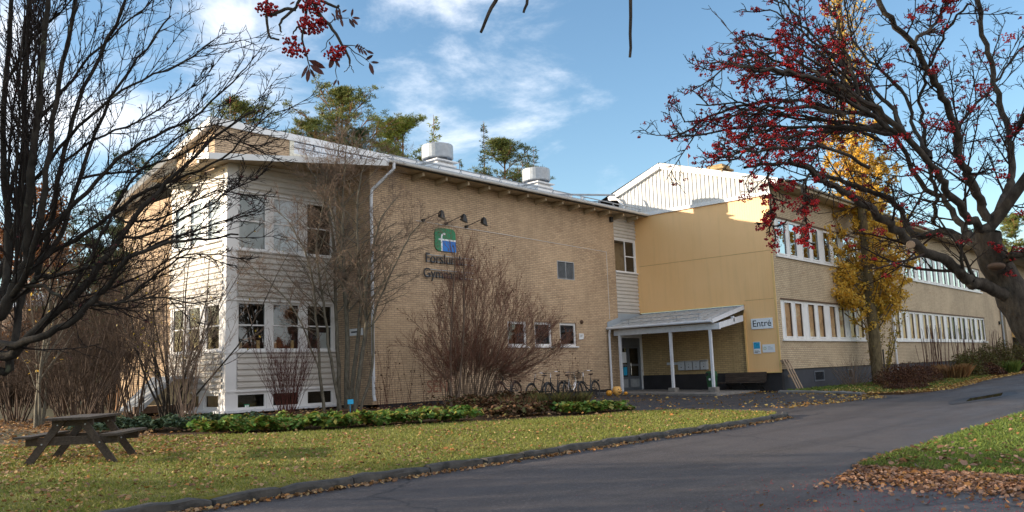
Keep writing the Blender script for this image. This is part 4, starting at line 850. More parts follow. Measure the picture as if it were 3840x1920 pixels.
# pallet leaning at the corner
t=thing('pallet','old wooden pallet stood on end against the corner of the yellow wall','pallet',(35.2,15.1,.3))
def PP(u,v,d): # u across, v up the slope, d thickness
    ang=math.radians(66); base=Vector((35.05,15.0,.30)); ax_u=Vector((.99,.10,0)).normalized(); ax_v=Vector((-.40,.26,1.0)).normalized(); nn=ax_u.cross(ax_v).normalized()
    return base+ax_u*u+ax_v*v+nn*d
for u in (0,.34,.68):
    mb=MB(); mb.hexa([PP(u,0,-.0),PP(u+.09,0,0),PP(u+.09,0,.09),PP(u,0,.09),PP(u,1.2,0),PP(u+.09,1.2,0),PP(u+.09,1.2,.09),PP(u,1.2,.09)]) if False else None
    mb.hexa([PP(u,0,.0),PP(u+.15,0,0),PP(u+.15,0,.022),PP(u,0,.022),PP(u,1.5,0),PP(u+.15,1.5,0),PP(u+.15,1.5,.022),PP(u,1.5,.022)]); mb.build('runner',M['pallet'],t)
    for v in (0,.68,1.37):
        mb=MB(); mb.hexa([PP(u,v,-.08),PP(u+.1,v,-.08),PP(u+.1,v,0),PP(u,v,0),PP(u,v+.13,-.08),PP(u+.1,v+.13,-.08),PP(u+.1,v+.13,0),PP(u,v+.13,0)]); mb.build('block',M['pallet'],t)
for v in (0,.70,1.40):
    mb=MB(); mb.hexa([PP(-.0,v,-.10),PP(.82,v,-.10),PP(.82,v,-.08),PP(0,v,-.08),PP(0,v+.1,-.10),PP(.82,v+.1,-.10),PP(.82,v+.1,-.08),PP(0,v+.1,-.08)]); mb.build('deck_board',M['pallet'],t)
# pumpkins
def pumpkin(px,py,R,squash,mat,label,face):
    c=G(px,py); x,y=c.x,c.y; z0=gz(x,y)+.012; t=thing('pumpkin',label,'pumpkin',(x,y,z0),'pumpkins by the entrance')
    mb=MB(); n=48; m_=16
    for i in range(m_+1):
        th=PI*i/m_
        for j in range(n):
            q=2*PI*j/n; rb=1-.07*abs(math.cos(q*6))**.5 if True else 1; rr=R*math.sin(th)*rb; dz=R*squash*math.cos(th)*(1-.12*math.exp(-((th)/.35)**2))
            mb.v.append((x+rr*math.cos(q),y+rr*math.sin(q),z0+R*squash*.98+dz))
    for i in range(m_):
        for j in range(n): j2=(j+1)%n; mb.f.append((i*n+j,(i+1)*n+j,(i+1)*n+j2,i*n+j2))
    sk_=mb.build('skin',M[mat],t,smooth=True)
    mb=MB(); zt=z0+R*squash*1.78; mb.tube([(x,y,zt),(x+.01,y,zt+R*.22),(x+R*.12,y,zt+R*.34)],[R*.09,R*.06,R*.05],7); mb.build('stem',M['wood_dark'],t)
    if face:
        d=Vector((-x,-y,0)).normalized(); d=(Matrix.Rotation(math.radians(face),3,'Z')@d); s=Vector((-d.y,d.x,0))*-1
        def S(a,b,k=1.012):  # a,b in radians on the skin
            dd=(d*math.cos(a)+(-s)*math.sin(a)*-1); v=dd*math.cos(b)*R*k; return (x+v.x,y+v.y,z0+R*squash*.98+R*squash*k*math.sin(b))
        mb=MB()
        for sg in (-1,1): mb.quad(S(sg*.38-.14,.22),S(sg*.38+.14,.22),S(sg*.38,.50))
        mb.quad(S(-.09,.02),S(.09,.02),S(0,.17))
        K=8
        for i in range(K):
            a0=-.55+1.1*i/K; a1=-.55+1.1*(i+1)/K; f=lambda a:-.42+.62*a*a; g=lambda a:-.20+.25*a*a
            mb.quad(S(a0,f(a0)),S(a1,f(a1)),S(a1,g(a1)),S(a0,g(a0)))
        mb.build('carved_face',M['cut'],t)
pumpkin(2285,1486,.135,.92,'pumpkin_orange','small orange carved pumpkin left of the big striped one',35)
pumpkin(2315,1484,.215,.95,'striped','big pale striped carved pumpkin between two small ones',40)
pumpkin(2347,1482,.082,.9,'pumpkin_orange','tiny orange pumpkin right of the big striped one',30)
# ------------------------------------------------------------------ picnic table
PTc=Vector((5.50,14.30,0)); ua=(Vector((6.44,14.91,0))-Vector((5.39,15.79,0))).normalized(); la=Vector((ua.y*-1,ua.x,0)); la=Vector((.66,.75,0)).normalized()
pt=thing('picnic_table','dark weathered wooden picnic table with attached benches on the leafy lawn','picnic table',(PTc.x,PTc.y,gz(PTc.x,PTc.y)+.1))
zb=gz(PTc.x,PTc.y)+.09
def T(u,l,z): p=PTc+ua*(u*.86)+la*(l*.9); return Vector((p.x,p.y,zb+z))
Lg=1.75
for l in (.0,1.15):
    for s in (-1,1):
        mb=MB(); mb.beam(T(s*.74,l,0),T(s*.20,l,.70),.045,.12,up=la); 
        mb=MB(); a=T(s*.75,l,0); b=T(s*.17,l,.70); w_=ua*.068*1; 
        mb.hexa([a-w_-la*.023,a+w_-la*.023,a+w_+la*.023,a-w_+la*.023,b-w_-la*.023,b+w_-la*.023,b+w_+la*.023,b-w_+la*.023]); mb.build('leg',M['wood_dark'],pt)
    dl=.046
    mb=MB(); mb.beam(T(-.80,l+dl,.37),T(.80,l+dl,.37),.045,.125); mb.build('cross_beam',M['wood_dark'],pt)
    mb=MB(); mb.beam(T(-.36,l+dl,.65),T(.36,l+dl,.65),.045,.10); mb.build('top_support',M['wood_dark'],pt)
    mb=MB()
    for s in (-1,1):
        mb.cyl(T(s*.5,l-.03,.33),T(s*.5,l-.02,.33),.013,n=8); mb.cyl(T(s*.24,l-.03,.62),T(s*.24,l-.02,.62),.013,n=8)
    mb.build('bolts',M['galv'],pt)
for i in range(5):
    u=-.30+i*.15; mb=MB(); mb.beam(T(u,-.28,.72),T(u,1.45,.72),.142,.036); mb.build('top_board',M['wood_dark'],pt)
for s in (-1,1):
    for i in range(2): mb=MB(); u=s*(.66+i*.145); mb.beam(T(u,-.28,.452),T(u,1.45,.452),.138,.036); mb.build('seat_board',M['wood_dark'],pt)
# ------------------------------------------------------------------ bicycles
def make_bike(label, basket=False, rack=True, light=False, step=True):
    t=thing('bicycle',label,'bicycle',(0,0,0),'bicycles parked along the facade'); fr='chrome' if light else 'black'
    r=.335; A=Vector((-.52,0,r)); B=Vector((.55,0,r)); bb=Vector((-.06,0,.30)); st=Vector((-.24,0,.80)); hd=Vector((.34,0,.88)); hb=Vector((.40,0,.66))
    mb=MB(); mb.tube([bb,st],.022); mb.tube([bb,(.16,0,.42),hb],.026); 
    if step: mb.tube([Vector((-.15,0,.52)),(.12,0,.52),hb+Vector((-.01,0,.06))],.014)
    else: mb.tube([Vector((-.21,0,.74)),hd],.016)
    for s in (-1,1): mb.tube([bb+Vector((0,s*.03,0)),A+Vector((0,s*.055,0))],.009); mb.tube([st+Vector((0,s*.01,-.08)),A+Vector((0,s*.055,0))],.008); mb.tube([hb+Vector((0,s*.035,-.04)),B+Vector((-.05,s*.05,.12)),B+Vector((0,s*.05,0))],.011)
    mb.tube([hb,hd],.022); mb.build('frame',M[fr],t)
    for c in (A,B):
        w_=MB(); w_.torus(c,(0,1,0),r-.02,.024,28,6); wo_=w_.build('tyre',M['rubber'],t,smooth=True); wo_.name='wheel'
        q=MB(); q.torus(c,(0,1,0),r-.045,.011,28,4); q.cyl(c+Vector((0,-.04,0)),c+Vector((0,.04,0)),.02,n=8)
        for i in range(14):
            a=2*PI*i/14; q.cyl(c+Vector((.02*math.cos(a+.6),.02*(-1)**i,.02*math.sin(a+.6))),c+Vector(((r-.045)*math.cos(a),0,(r-.045)*math.sin(a))),.003,n=3,cap=False)
        q.build('rim',M['black'],wo_)
        f=MB(); f.torus(c,(0,1,0),r+.024,.022,18,4,(.1*PI if c is A else .35*PI),(1.05*PI if c is A else 1.0*PI)); f.build('mudguard',M['black'],t)
    mb=MB(); sp_=st+Vector((-.045,0,.13)); mb.cyl(st,sp_,.013); mb.ball(sp_+Vector((-.02,0,.035)),.12,12,6,(1.15,.75,.30)); mb.ball(sp_+Vector((.12,0,.03)),.05,8,5,(1.4,.6,.5)); mb.build('saddle',M['saddle'],t,smooth=True)
    mb=MB(); top=hd+Vector((-.035,0,.17)); mb.cyl(hd,top,.013); mb.tube([top+Vector((-.14,.29,.03)),top+Vector((.02,.2,.05)),top+Vector((.05,0,0)),top+Vector((.02,-.2,.05)),top+Vector((-.14,-.29,.03))],.012); hbar=mb.build('handlebar',M['chrome'],t)
    mb=MB()
    for s in (-1,1): mb.cyl(top+Vector((-.22,s*.305,.025)),top+Vector((-.10,s*.275,.034)),.018,n=8)
    mb.build('grip',M['rubber'],hbar)
    mb=MB(); mb.torus(bb,(0,1,0),.085,.008,16,4); mb.cyl(bb,bb+Vector((.12,-.06,-.11)),.010); mb.cyl(bb,bb+Vector((-.12,.06,.11)),.010); mb.box(bb+Vector((.08,-.15,-.13)),bb+Vector((.16,-.06,-.105))); mb.box(bb+Vector((-.16,.06,.10)),bb+Vector((-.08,.15,.125))); mb.box(bb+Vector((-.3,-.025,-.02)),bb+Vector((.05,-.035,.06))); mb.build('crank',M['black'],t)
    if rack:
        mb=MB()
        for y in (-.06,0,.06): mb.tube([(-.30,y,.735),(-.80,y,.735)],.006,5)
        for x in (-.4,-.6,-.79): mb.tube([(x,-.06,.735),(x,.06,.735)],.006,5)
        for s in (-1,1): mb.tube([(-.66,s*.06,.735),(-.54,s*.06,r)],.006,5)
        mb.box((-.84,-.04,.66),(-.82,.04,.72)); mb.build('rack',M['black'],t)
    if basket:
        mb=MB(); c=top+Vector((.21,0,-.05))
        for k,z in enumerate((0,-.07,-.14,-.21)):
            f=1-.08*k; P=[c+Vector((sx*.14*f,sy*.19*f,z)) for sx,sy in ((-1,-1),(1,-1),(1,1),(-1,1))]; mb.tube(P+[P[0]],.007,4)
        for i in range(9):
            y=-.19+.38*i/8
            for sx in (-1,1): mb.cyl(c+Vector((sx*.14,y,0)),c+Vector((sx*.107,y*.76,-.21)),.004,n=3)
        for i in range(7):
            x=-.14+.28*i/6
            for sy in (-1,1): mb.cyl(c+Vector((x,sy*.19,0)),c+Vector((x*.76,sy*.145,-.21)),.004,n=3)
            mb.cyl(c+Vector((x*.76,-.145,-.21)),c+Vector((x*.76,.145,-.21)),.004,n=3)
        mb.build('basket',M['black'],t)
    return t
def place_bike(t,px,y,yaw,lean):
    p=ony(px,1450,y); x=p.x; t.location=(x,y,gz(x,y)+.115 if x<24.6 else gz(x,y)+.012); t.rotation_euler=(math.radians(lean),0,math.radians(yaw))
place_bike(make_bike('leftmost bicycle, dark with raised handlebars, front wheel to the left','bike'),1912,21.4,188,6)
place_bike(make_bike('black bicycle with straight handlebars, second from the left behind the shrubs',False,False,False,False),2020,21.5,184,-5)
place_bike(make_bike('dark bicycle with chrome handlebars in the middle of the row of bicycles'),2088,21.2,190,5)
place_bike(make_bike('pale framed bicycle with a black wire basket in front',True,True,True,True),2150,20.95,12,-6)
place_bike(make_bike('rightmost bicycle, black with brown saddle, rear wheel beside the paving',False,True,False,True),2212,20.6,186,6)
# ------------------------------------------------------------------ growing things
RR=random.Random(11)
def rv(): return Vector((RR.gauss(0,1),RR.gauss(0,1),RR.gauss(0,1))).normalized()
def curve(p,d,L,n,wob,trop,bias=None):
    P=[Vector(p)]; d=Vector(d).normalized(); s=L/(n-1)
    for i in range(n-1):
        d=(d+rv()*wob+Vector((0,0,trop))); 
        if bias is not None: d+=bias
        d.normalize(); P.append(P[-1]+d*s)
    return P
class Wood:
    def __init__(s): s.thick=[]; s.thin=[]; s.tips=[]
    def add(s,P,r0,r1,thin=None):
        n=len(P); R=[r0+(r1-r0)*(i/(n-1)) for i in range(n)]
        (s.thin if (thin if thin is not None else r0<.012) else s.thick).append(([tuple(p) for p in P],R))
def spawn(wd,P,r0,r1,lev,cfg,L):
    """children along polyline P following cfg[lev:]"""
    if lev>=len(cfg): return
    c=cfg[lev]; n=len(P); k=c['n']; k=int(k)+(1 if RR.random()<k-int(k) else 0)
    for q in range(k):
        t=c.get('t0',.25)+(1-c.get('t0',.25))*((q+RR.random())/k); f=t*(n-1); i=min(n-2,int(f)); f-=i
        p=P[i].lerp(P[i+1],f); tan=(P[i+1]-P[i]).normalized(); o=rv(); o=(o-tan*o.dot(tan)).normalized()
        a=math.radians(RR.gauss(c['ang'],c.get('angv',10))); d=tan*math.cos(a)+o*math.sin(a)
        if c.get('up'): d+=Vector((0,0,c['up']))
        l=L*c['ratio']*RR.uniform(.6,1.15)*(1-.45*t if c.get('taper',True) else 1)
        rr=max(c.get('rmin',.002),(r0+(r1-r0)*t)*c.get('rr',.55)); re=max(.0012,rr*.4)
        Q=curve(p,d,l,c.get('seg',5),c.get('wob',.18),c.get('trop',0.02)); wd.add(Q,rr,re)
        if lev>=len(cfg)-1 or c.get('tip'): wd.tips.append((Q[-1],(Q[-1]-Q[-2]).normalized()))
        spawn(wd,Q,rr,re,lev+1,cfg,l)
def smooth(P,m=4,jit=0.0):
    P=[Vector(p) for p in P]; out=[]
    for i in range(len(P)-1):
        a=P[max(0,i-1)]; b=P[i]; c=P[i+1]; d=P[min(len(P)-1,i+2)]
        for k in range(m):
            t=k/m; out.append(.5*((2*b)+(c-a)*t+(2*a-5*b+4*c-d)*t*t+(-a+3*b-3*c+d)*t**3)+(rv()*jit if (i or k) else Vector((0,0,0))))
    out.append(P[-1]); return out
def limb(wd,P,r0,r1,cfg,L=None,m=4,jit=.01,s0=None):
    Q=smooth(P,m,jit); wd.add(Q,r0,r1,False); L=L or sum((Q[i+1]-Q[i]).length for i in range(len(Q)-1)); spawn(wd,Q,r0,r1,0,cfg,L); wd.tips.append((Q[-1],(Q[-1]-Q[-2]).normalized())); return Q
def px_limb(pts,origin=(0,0),sc=1.0): return [at(origin[0]+x*sc,origin[1]+y*sc,d) for x,y,d in pts]
def wood_parts(wd,parent,mt,mtw,trunk='branches',twigs='twigs',sides=7):
    if wd.thick: tubes_mesh(trunk,wd.thick,M[mt],parent,sides)
    if wd.thin: tubes_mesh(twigs,wd.thin,M[mtw],parent,3)
OCT=np.array([(1,0,0),(-1,0,0),(0,1,0),(0,-1,0),(0,0,1),(0,0,-1)],float); OCTF=np.array([(0,2,4),(2,1,4),(1,3,4),(3,0,4),(2,0,5),(1,2,5),(3,1,5),(0,3,5)])
def berries(name,centres,radii,mat,parent):
    C=np.array(centres); R_=np.array(radii).reshape(-1,1,1); V=(C[:,None,:]+OCT[None]*R_).reshape(-1,3); F=(OCTF[None]+6*np.arange(len(C))[:,None,None]).reshape(-1,3)
    o=np_mesh(name,V,F,mat,parent,True); o['kind']='stuff'; return o
# ---- right rowan: heavy limbs entering from the right edge, red berries
rowr=thing('rowan_tree','large bare rowan hung with red berries leaning in from the right edge','tree',(5.2,1.0,0))
wd=Wood(); o1=(3100,600); s1=.5433
tr=[(4500,2300,4.9),(4330,1950,5.0),(4170,1650,5.1),(4010,1400,5.3),(3858,1210,5.4),(3768,1051,5.5),(3714,948,5.5),(3706,861,5.5)]
trunk=smooth([at(*p) for p in tr],4,.01); wd.add(trunk,.145,.080,False)
CR=[dict(n=13,t0=.12,ratio=.28,ang=42,angv=14,rr=.36,rmin=.006,seg=6,wob=.17,trop=.05),dict(n=6.5,t0=.15,ratio=.50,ang=42,rr=.52,rmin=.0036,seg=5,wob=.22,trop=.03),dict(n=3.5,t0=.2,ratio=.55,ang=42,rr=.6,rmin=.0027,seg=4,wob=.3,trop=.02)]
def c1(*a): return [at(o1[0]+x*s1,o1[1]+y*s1,d) for x,y,d in a]
o3=(2400,0); s3=.6987
def c3(*a): return [at(o3[0]+x*s3,o3[1]+y*s3,d) for x,y,d in a]
limbs=[
 (c1((1240,960,5.45),(1110,870,5.35),(1000,845,5.25),(940,790,5.2),(800,690,5.1),(650,610,5.05),(500,500,5.0),(370,400,5.0),(250,300,4.95),(150,230,4.9),(0,150,4.8))+c3((930,930,4.7),(800,860,4.6)),.078,.018),
 (c1((1090,600,5.5),(1000,570,5.7),(850,500,5.9),(700,520,6.1),(600,500,6.2),(520,360,6.3),(420,250,6.3),(250,200,6.3),(100,130,6.3),(-60,90,6.3))+c3((900,880,6.2),(700,880,6.1),(560,900,6.0)),.06,.014),
 (c1((1110,490,5.5),(1030,440,5.4),(960,370,5.3),(850,230,5.2),(770,90,5.1))+c3((1400,700,5.0),(1230,560,4.9),(1000,440,4.9),(800,390,4.8),(620,370,4.7),(480,330,4.7)),.068,.010),
 (c1((1060,570,5.5),(960,490,5.7),(880,380,5.9),(800,260,6.0),(640,150,6.0))+c3((1330,680,6.1),(1100,600,6.0),(850,545,5.9),(600,560,5.8),(400,620,5.7),(170,745,5.6)),.05,.008),
 (c1((1100,420,5.5),(1050,260,5.5),(980,100,5.4),(930,-20,5.3))+c3((1700,740,5.3),(1650,560,5.2),(1560,400,5.1),(1450,230,5.0),(1320,60,4.9),(1260,-120,4.9)),.058,.02),
 (c1((1130,460,5.5),(1200,320,5.6),(1250,200,5.7),(1290,60,5.8))+c3((1985,750,5.9),(1930,550,6.0),(1880,350,6.0),(1830,120,6.0),(1820,-100,6.0)),.06,.02),
 (c1((1180,700,5.5),(1260,670,5.4),(1380,640,5.2),(1560,600,5.0)),.045,.02),
 (c1((740,440,6.0),(755,300,5.9),(735,150,5.8),(715,20,5.7))+c3((1520,700,5.6),(1510,500,5.6),(1570,330,5.5),(1640,180,5.4),(1760,20,5.3)),.030,.010),
 (c3((1400,700,5.0),(1330,560,5.2),(1200,420,5.4),(1080,330,5.5),(960,230,5.6),(870,130,5.6),(760,-10,5.6)),.026,.008),
 (c3((1560,850,5.2),(1480,700,5.6),(1420,520,5.8),(1300,380,6.0),(1180,260,6.1),(1120,120,6.1),(1080,-60,6.1)),.026,.008),
 (c3((1330,650,5.9),(1150,700,5.6),(950,720,5.5),(780,690,5.4),(640,700,5.3),(520,740,5.2)),.022,.006),
 (c3((1230,900,5.0),(1000,800,4.8),(850,790,4.7),(700,800,4.6),(560,830,4.6),(470,860,4.6)),.020,.006),
 (c3((1980,750,5.9),(2061,640,5.8),(2200,500,5.7)),.035,.02),
 (c3((1850,1100,5.5),(1740,900,5.9),(1680,750,6.2),(1800,560,6.4),(1930,420,6.5),(2061,250,6.6)),.03,.010),
 (c3((1000,440,4.9),(850,330,5.0),(720,280,5.1),(600,300,5.1),(500,300,5.1)),.018,.006),
 (c3((1450,250,5.0),(1560,140,5.2),(1640,30,5.3),(1700,-80,5.3)),.022,.01),
 (c3((930,930,4.7),(880,1000,4.6),(878,1120,4.55),(870,1290,4.5)),.014,.006),
 
 (c3((700,880,4.8),(690,1000,4.7),(720,1130,4.65),(720,1240,4.6)),.009,.003),
]
for P,r0,r1 in limbs: limb(wd,P,min(r0*.52,.030 if r0<.07 else .042),r1*.7,CR,m=4,jit=.016)
outl=[(150,745),(235,655),(300,560),(345,470),(385,380),(420,330),(490,290),(560,250),(600,180),(640,110),(690,50),(760,5),(460,640),(430,740),(480,840),(560,870),(620,400),(700,560),(820,200),(900,60),(1000,-20),(760,700),(1000,150)]
for i,(x,y) in enumerate(outl[::2]+outl[1:8:4]):
    hx,hy=RR.choice([(1230,600),(1330,680),(1400,720),(1180,560),(1300,760),(1100,620),(1450,600)]); d0=RR.uniform(4.9,6.0); d1=d0-RR.uniform(-.2,.6)
    bx=(hx+x)/2+RR.uniform(-40,40); by=(hy+y)/2-RR.uniform(30,90)
    limb(wd,c3((hx,hy,d0),((hx+bx)/2,(hy+by)/2-15,d0),(bx,by,(d0+d1)/2),((bx+x)/2,(by+y)/2-25,d1),(x,y,d1)),RR.uniform(.012,.018),.004,[dict(CR[0],n=10,ratio=.26),CR[1],CR[2]],m=3,jit=.014)
# long overhead limb passing above the frame, with hanging twigs
OH=[at(3706,861,5.5),at(3950,500,5.3),at(4150,0,4.9),at(3800,-700,4.2),at(2900,-1000,3.6),at(2000,-900,3.2),at(1300,-700,2.9),at(800,-600,2.8)]
Q=smooth(OH,4,.01); wd.add(Q,.036,.016,False)
def twig(pts,depth,r0,r1,par=None):
    P=smooth([at(x,y,depth) for x,y in pts],3,.002); wd.add(P,r0,r1,False); return P
o5=(960,0); s5=.2484
def t5(pts,r0=.006,r1=.0035,dep=2.6): return twig([(o5[0]+x*s5,y*s5) for x,y in pts],dep,r0,r1)
near=at(1300,-700,2.9)
hk=[]
wd.add([near,at(1180,-350,2.7),at(1150,-60,2.6)],.014,.007,False)
wd.add([at(800,-600,2.8),at(990,-250,2.7),at(1000,-10,2.6)],.012,.006,False)
t5([(160,-40),(165,150),(165,300),(190,480),(220,570),(350,600)],.005,.003); t5([(165,150),(260,220),(430,140),(600,150)],.006,.005); t5([(680,-40),(600,110),(400,300),(355,400),(388,490)],.0055,.0025)
t5([(770,-240),(765,60),(740,380),(700,600),(760,800),(800,1000),(800,1060)],.0055,.001); t5([(740,380),(620,410),(560,520)],.004,.002)
t5([(830,-40),(900,110),(1000,260),(1160,440),(1290,660),(1410,870),(1415,960)],.0065,.003); t5([(960,-10),(1080,60),(1210,115),(1260,85)],.005,.004); t5([(1110,350),(1160,310),(1260,270),(1400,270)],.002,.001); t5([(1300,680),(1450,690),(1560,700),(1700,770)],.0018,.001); t5([(1370,700),(1500,790),(1700,930)],.002,.001); t5([(1430,760),(1520,900),(1630,990)],.001,.001)
t5([(1180,520),(1090,620),(1040,740),(980,790)],.0016,.001); t5([(1190,860),(1220,980),(1200,1090),(1225,1190)],.0015,.001); t5([(1415,960),(1390,1040),(1330,1090)],.0015,.001); t5([(1415,960),(1450,1040),(1480,1100)],.0015,.001)
twig([(1900,-120),(1870,-20),(1830,50),(1803,122)],2.4,.007,.004); twig([(1990,-100),(1980,-10),(1963,48)],2.5,.006,.0035); twig([(2364,-200),(2366,60),(2362,215)],2.5,.006,.004)
wd.add([at(2000,-900,3.2),at(1940,-500,2.8),at(1900,-120,2.4)],.014,.007,False); wd.add([at(2000,-900,3.2),at(2010,-500,2.8),at(1990,-100,2.5)],.012,.006,False); wd.add([at(2700,-900,3.6),at(2480,-600,3),at(2364,-200,2.5)],.014,.006,False)
wood_parts(wd,rowr,'bark_rowan','twig','trunk','twigs',8)
BC=[];BRR=[]
def cluster(p,R,n,br):
    for _ in range(n):
        q=rv()*R*RR.random()**.4; BC.append((p[0]+q.x,p[1]+q.y,p[2]+q.z*.55-R*.3)); BRR.append(br*RR.uniform(.8,1.15))
for (x,y,R,n) in ((180,90,.048,70),(860,50,.055,95),(840,310,.062,110),(980,300,.025,22),(500,590,.028,18),(590,560,.014,6),(610,660,.024,12),(520,740,.034,26),(630,755,.038,24),(720,740,.022,12),(1210,760,.048,60),(1290,690,.02,10)):
    p=at(o5[0]+x*s5,y*s5,2.6); cluster(p,R*.8,int(n*1.4),.0050)
tips=[t for t in wd.tips]
RR.shuffle(tips)
def scr(p): v=Vector(p)-CAMP; z=v.dot(_F); return 1920+FPX*v.dot(_R)/z, 960-FPX*v.dot(_U)/z, z
cnt=0
for p,d in tips:
    x,y,z=scr(p)
    if not (2350<x<3900 and -100<y<1150): continue
    pr=.36 if x<3100 else .17
    if RR.random()<pr and cnt<1500: cluster(p+Vector((0,0,-.01)),RR.uniform(.012,.030),RR.randint(8,20),.0052); cnt+=1
for (x,y) in ((2790,735),(2960,700),(3010,790),(2990,745),(2900,680),(2880,790),(3120,160),(3040,560),(3330,240),(3080,110),(3420,640),(3450,620),(3390,500),(3360,510),(3540,460),(3560,480),(3600,590),(3650,400),(3780,130),(3500,260),(3690,320),(3460,30),(3570,30),(3350,540),(3300,860),(3430,830),(3490,450),(3760,650),(3830,790)):
    cluster(at(x,y,5.0),RR.uniform(.035,.055),RR.randint(35,60),.0055)
berries('berries',BC,BRR,M['berry'],rowr)
# leaflets still hanging on the near twigs
LC=[];LV=[];LF=[]
def leaflet(x,y,ang,L,dep=2.6,wd_=.32):
    c=at(o5[0]+x*s5,y*s5,dep); d=(_R*math.cos(ang)-_U*math.sin(ang)); n=(_F*-1+rv()*.5).normalized(); s=d.cross(n).normalized()*L*wd_*.5; d=d*L
    b=len(LV); LV.extend([tuple(c),tuple(c+d*.35+s),tuple(c+d*.75+s*.8),tuple(c+d),tuple(c+d*.75-s*.8),tuple(c+d*.35-s)]); LF.append(tuple(b+i for i in range(6)))
for (x,y,a,l) in ((790,905,.45,.06),(810,975,.6,.055),(790,975,2.05,.048),(800,1030,1.7,.045),(810,1030,1.05,.036),(1165,850,1.9,.04),(1180,900,2.0,.03),(1190,900,1.0,.03),(1725,935,.1,.028),(1710,940,1.25,.042),(1650,910,-.6,.03),(1225,1190,2.1,.026),(1235,1200,1.4,.02),(1215,115,1.5,.03),(1250,110,1.4,.028),(1440,260,-1.4,.028),(1450,265,.1,.026),(1400,275,1.0,.036),(1440,275,.8,.03),(1275,270,1.3,.03),(1230,210,1.0,.026),(1200,220,1.1,.022),(1180,240,1.4,.018),(1135,190,.9,.02),(1290,190,-.5,.02),(1265,200,1.2,.022),(1550,655,2.2,.02),(1575,665,2.1,.02),(1600,685,2.0,.018),(1650,715,2.6,.016),(1545,710,1.3,.022),(1580,730,1.2,.022),(1615,745,1.0,.024),(1655,760,.4,.028),(1100,620,1.2,.016),(690,70,1.3,.028),(590,20,2.6,.02),(700,100,1.5,.02)): leaflet(x,y,a,l)
me=bpy.data.meshes.new('leaflets'); oo=off(rowr); me.from_pydata([(a-oo.x,b-oo.y,c-oo.z) for a,b,c in LV],[],LF); me.materials.append(M['rowan_leaf']); lo=link('leaflets',me,rowr); lo['kind']='stuff'
mb=MB(); c=at(3100+1170*s1,600+735*s1,5.32); mb.ball(c,.055,12,6,(1.2,1.0,.45)); mb.build('bracket_fungus',M['brown_board'],rowr,smooth=True)
mb=MB(); c=at(3100+580*s1,600+585*s1,4.97); mb.cyl(c,c+(CAMP-c).normalized()*.03,.026,.022,10); mb.build('pruning_scar',M['pallet'],rowr)

